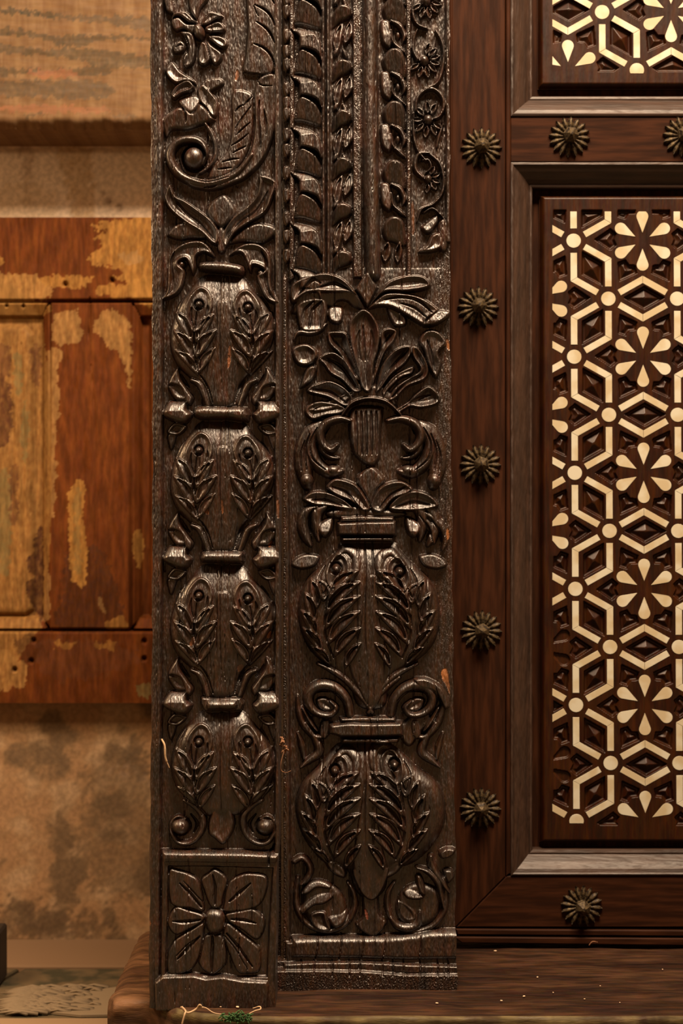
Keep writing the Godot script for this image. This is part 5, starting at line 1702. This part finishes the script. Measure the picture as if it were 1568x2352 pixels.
	c.paint([318, 1572, 346, 1566, 350, 1596, 324, 1598], gr, 6.0, 0.8, 27)
	var o := thing("wall_shutter", "old red-brown panelled shutter with flaking ochre paint, mounted on the plaster wall at the left", "shutter")
	assemble(c, z - 0.018, Z_WALL - 0.002, o, mats.joinery)

func make_beam() -> void:
	var z := Z_WALL + 0.13
	var c := Carver.new(-300.0, 292.0, 4.0, func(_y): return -500.0, func(_y): return 460.0)
	c.parts[0][0] = "beam_body"
	c.fr(0, 0, 1568)
	var n := noise_of(81, 0.02, 4)
	for i in c.nx: # ragged lower arris
		for j in c.ny:
			var y := c.y0 + j * c.st
			var x := c.lft[j] + i * c.dxs[j]
			var e := (y - 268.0 + 8.0 * n.get_noise_2d(x, 5.0)) / 24.0
			if e > 0.0: c.h[j * c.nx + i] -= 26.0 * e * e
			c.h[j * c.nx + i] += 2.0 * n.get_noise_2d(x * 0.25, y)
	c.dark = Color(0.17, 0.088, 0.034)
	c.warm = Color(0.24, 0.142, 0.061)
	c.weather(83, 0.8)
	var gr := Color(0.065, 0.05, 0.026)
	var mid := Color(0.11, 0.075, 0.04)
	c.fr(0, 0, 360)
	for e in [[[-300, 60, 0, 70, 250, 100, 540, 135, 560, 185, 250, 150, 0, 125, -300, 120], gr, 0.8], [[560, 140, 900, 160, 1100, 160, 1560, 180, 1700, 300, 1350, 300, 1150, 235, 900, 215, 600, 190], mid, 0.75], [[-300, 260, 0, 270, 150, 290, 350, 330, 560, 360, 900, 350, 1500, 365, 1700, 390, 1100, 400, 880, 440, 700, 470, 560, 430, 350, 370, 0, 350, -300, 350], gr, 0.65], [[-300, 440, 0, 440, 200, 460, 380, 490, 560, 480, 1000, 490, 1300, 540, 1700, 580, 1700, 660, 1000, 670, 820, 600, 600, 580, 380, 550, 0, 530, -300, 520], gr, 0.6], [[-300, 680, 0, 680, 300, 690, 800, 680, 1100, 670, 1100, 740, 800, 760, 380, 740, 0, 760, -300, 760], gr, 0.6], [[0, 830, 500, 800, 900, 800, 1100, 850, 1100, 960, 700, 990, 300, 970, 0, 960], mid, 0.75], [[300, 710, 740, 700, 740, 770, 400, 770], Color(0.30, 0.12, 0.055), 0.6], [[0, 1060, 500, 1050, 1000, 1080, 1100, 1130, 500, 1130, 0, 1110], Color(0.28, 0.12, 0.055), 0.7], [[250, 1140, 450, 1150, 420, 1170, 260, 1180], gr, 0.5], [[1120, 1150, 1350, 1150, 1330, 1190, 1150, 1190], mid, 0.5]]:
		c.paint(e[0], e[1], 7.0, minf(e[2] * 1.2, 1.0), 31)
	var o := thing("wall_beam", "weathered ochre timber beam with dark streaks, fixed along the wall above the shutter", "beam")
	assemble(c, z, Z_WALL - 0.002, o, mats.beam)

# ---------------------------------------------------------------- small things
func make_small_things() -> void:
	var r := RandomNumberGenerator.new()
	r.seed = 12
	var b := thing("dark_block", "dark upright wooden block on the floor at the far left, below the shutter", "block")
	var a := P(-60, 2135, -0.36)
	put("block_body", soft_box(Vector3(a.x, 0.001, -0.40), Vector3(P(4, 2135, -0.36).x, a.y, -0.345), 0.003), mats.black, b)
	# frayed pale mat on the floor beside the sill
	var m := thing("frayed_mat", "pale frayed fibre mat lying on the stone floor left of the sill", "mat")
	var q := PackedVector2Array([Vector2(-0.385, 0.225), Vector2(-0.395, 0.27), Vector2(-0.385, 0.315), Vector2(-0.35, 0.308), Vector2(-0.31, 0.33), Vector2(-0.27, 0.35), Vector2(-0.27, 0.21), Vector2(-0.33, 0.205)])
	var body := put("mat_weave", prism(q, 0.0, 0.004, 0.001), mats.straw, m, Vector3(0, 0.001, 0))
	body.rotation_degrees.x = -90
	var st := SurfaceTool.new()
	st.begin(Mesh.PRIMITIVE_TRIANGLES)
	for i in 260:
		var t := r.randf()
		var p := Vector3(lerpf(-0.40, -0.29, t * t * r.randf()), 0.004, -lerpf(0.205, 0.32, r.randf()) - 0.02 * t * t)
		var d := Vector3(-1, 0.0, r.randf_range(-0.3, 0.15)).normalized()
		var l := r.randf_range(0.015, 0.055)
		st.append_from(tube(PackedVector3Array([p, p + d * l * 0.5 + Vector3(0, 0.003, 0), p + d * l]), PackedFloat32Array([0.003, 0.002, 0.0004]), 4), 0, Transform3D())
	tag(put("mat_fringe", st.commit(), mats.straw, m), "", "", "", "stuff")
	# threads and fluff caught on the sill
	var z := 0.128
	thread("jute_thread", "looped pale jute thread hanging over the sill edge under the narrow post", [[418, 2352, 0.138], [424, 2330, 0.138], [426, 2322, 0.132], [416, 2312, 0.130], [430, 2326, 0.131], [450, 2318, 0.129], [458, 2308, 0.131], [462, 2312, 0.130], [452, 2316, 0.128], [470, 2314, 0.129], [490, 2326, 0.131], [512, 2330, 0.130]], 0.0011)
	thread("jute_thread", "thin pale jute thread lying along the sill edge right of the green fluff", [[570, 2330, z], [585, 2322, z], [598, 2318, z], [596, 2312, z - 0.004], [580, 2316, z - 0.004]], 0.0008)
	thread("wood_sliver", "pale raw splinter standing off the left edge of the narrow post", [[371, 1698, Z_OUT + 0.006], [378, 1712, Z_OUT + 0.010], [380, 1740, Z_OUT + 0.009], [389, 1764, Z_OUT + 0.006]], 0.0011)
	thread("loose_fibre", "curled dark fibre hanging in the gap between the two posts", [[652, 1726, 0.02], [645, 1752, 0.022], [646, 1770, 0.02], [658, 1774, 0.02], [668, 1770, 0.018]], 0.0005)
	thread("loose_fibre", "short pale curl at the foot of the door on the sill", [[1352, 2172, -0.15], [1360, 2163, -0.149], [1372, 2164, -0.15]], 0.0007)
	var lint := thing("lint_tuft", "brown lint tuft caught between the two posts", "lint")
	var ls := SurfaceTool.new()
	ls.begin(Mesh.PRIMITIVE_TRIANGLES)
	for i in 26:
		var t := r.randf()
		var p := P(lerpf(640, 656, t) + r.randf_range(-4, 4), lerpf(1690, 1724, t), Z_OUT - 0.012 + r.randf_range(-0.004, 0.006))
		var p2 := p + Vector3(r.randf_range(-0.004, 0.004), r.randf_range(-0.006, 0.004), r.randf_range(-0.003, 0.003))
		ls.append_from(tube(PackedVector3Array([p, (p + p2) * 0.5 + Vector3(0.001, 0.001, 0.001), p2]), PackedFloat32Array([0.0009, 0.0012, 0.0005]), 5), 0, Transform3D())
	tag(put("lint_fibres", ls.commit(), mats.lint, lint), "", "", "", "stuff")
	var g := thing("green_fluff", "small green fluff tuft stuck on the sill edge below the narrow post", "fluff")
	var gs := SurfaceTool.new()
	gs.begin(Mesh.PRIMITIVE_TRIANGLES)
	for i in 120:
		var p := P(r.randf_range(510, 572), r.randf_range(2328, 2346), 0.136)
		var p2 := p + Vector3(r.randf_range(-0.006, 0.006), r.randf_range(-0.004, 0.005), r.randf_range(0.0, 0.004))
		gs.append_from(tube(PackedVector3Array([p, (p + p2) * 0.5 + Vector3(0, 0.001, 0.001), p2]), PackedFloat32Array([0.0011, 0.0009, 0.0004]), 4), 0, Transform3D())
	tag(put("fluff_fibres", gs.commit(), mats.moss, g), "", "", "", "stuff")
	# crumbs of plaster on the sill
	var spots := [[1137, 2185, 3.2], [1234, 2245, 2.6], [1151, 2299, 2.6], [1203, 2289, 3.0], [1270, 2280, 1.8], [1342, 2295, 1.8], [1521, 2227, 2.0], [1003, 2305, 3.0], [508, 2313, 4.0], [545, 2314, 4.0], [1378, 2265, 1.6], [1423, 2303, 1.6]]
	var names := ["pale crumb on the sill nearest to the door's lower left corner", "pale crumb on the sill right of the broad post, halfway to the front edge", "left one of two pale crumbs close together at the sill front, below the door stile", "right one of two pale crumbs close together at the sill front, below the door stile", "tiny pale crumb on the sill below the stud of the bottom rail, to its left", "tiny pale crumb on the sill straight below the bottom rail stud", "tiny pale crumb on the sill at the right edge of the photo", "pale crumb at the sill front just below the broad post's right foot", "left one of two pale chips under the narrow post's foot", "right one of two pale chips under the narrow post's foot", "tiny pale crumb on the sill right of the bottom rail stud, midway to the edge", "tiny pale crumb on the sill front edge right of the bottom stud"]
	for i in spots.size():
		var dy: float = spots[i][1] - 1176.0
		var depth := (EYE - SILL_Y) * D / (dy * S)
		var p := P(spots[i][0], spots[i][1], D - depth)
		var s := SphereMesh.new()
		s.radius = spots[i][2] * S * 0.9
		s.height = s.radius * 1.1
		s.radial_segments = 6
		s.rings = 3
		var cr := put("plaster_crumb", s, mats.crumb, null, p + Vector3(0, s.radius * 0.35, 0))
		cr.scale = Vector3(1.5, 1, 1)
		cr.rotation.y = i * 1.3
		tag(cr, names[i], "crumb", "pale crumbs scattered on the sill")

func thread(n: String, label: String, pts: Array, rad: float) -> void:
	var cv := Curve3D.new()
	for i in pts.size():
		var p := P(pts[i][0], pts[i][1], pts[i][2])
		var a := P(pts[maxi(i - 1, 0)][0], pts[maxi(i - 1, 0)][1], pts[maxi(i - 1, 0)][2])
		var b := P(pts[mini(i + 1, pts.size() - 1)][0], pts[mini(i + 1, pts.size() - 1)][1], pts[mini(i + 1, pts.size() - 1)][2])
		cv.add_point(p, (a - b) / 6.0, (b - a) / 6.0)
	cv.bake_interval = 0.0015
	var o := put(n, tube(cv.get_baked_points(), PackedFloat32Array([rad, rad * 1.1, rad, rad * 0.6]), 5), mats.thread if n != "loose_fibre" else mats.lint)
	tag(o, label, n.split("_")[1])
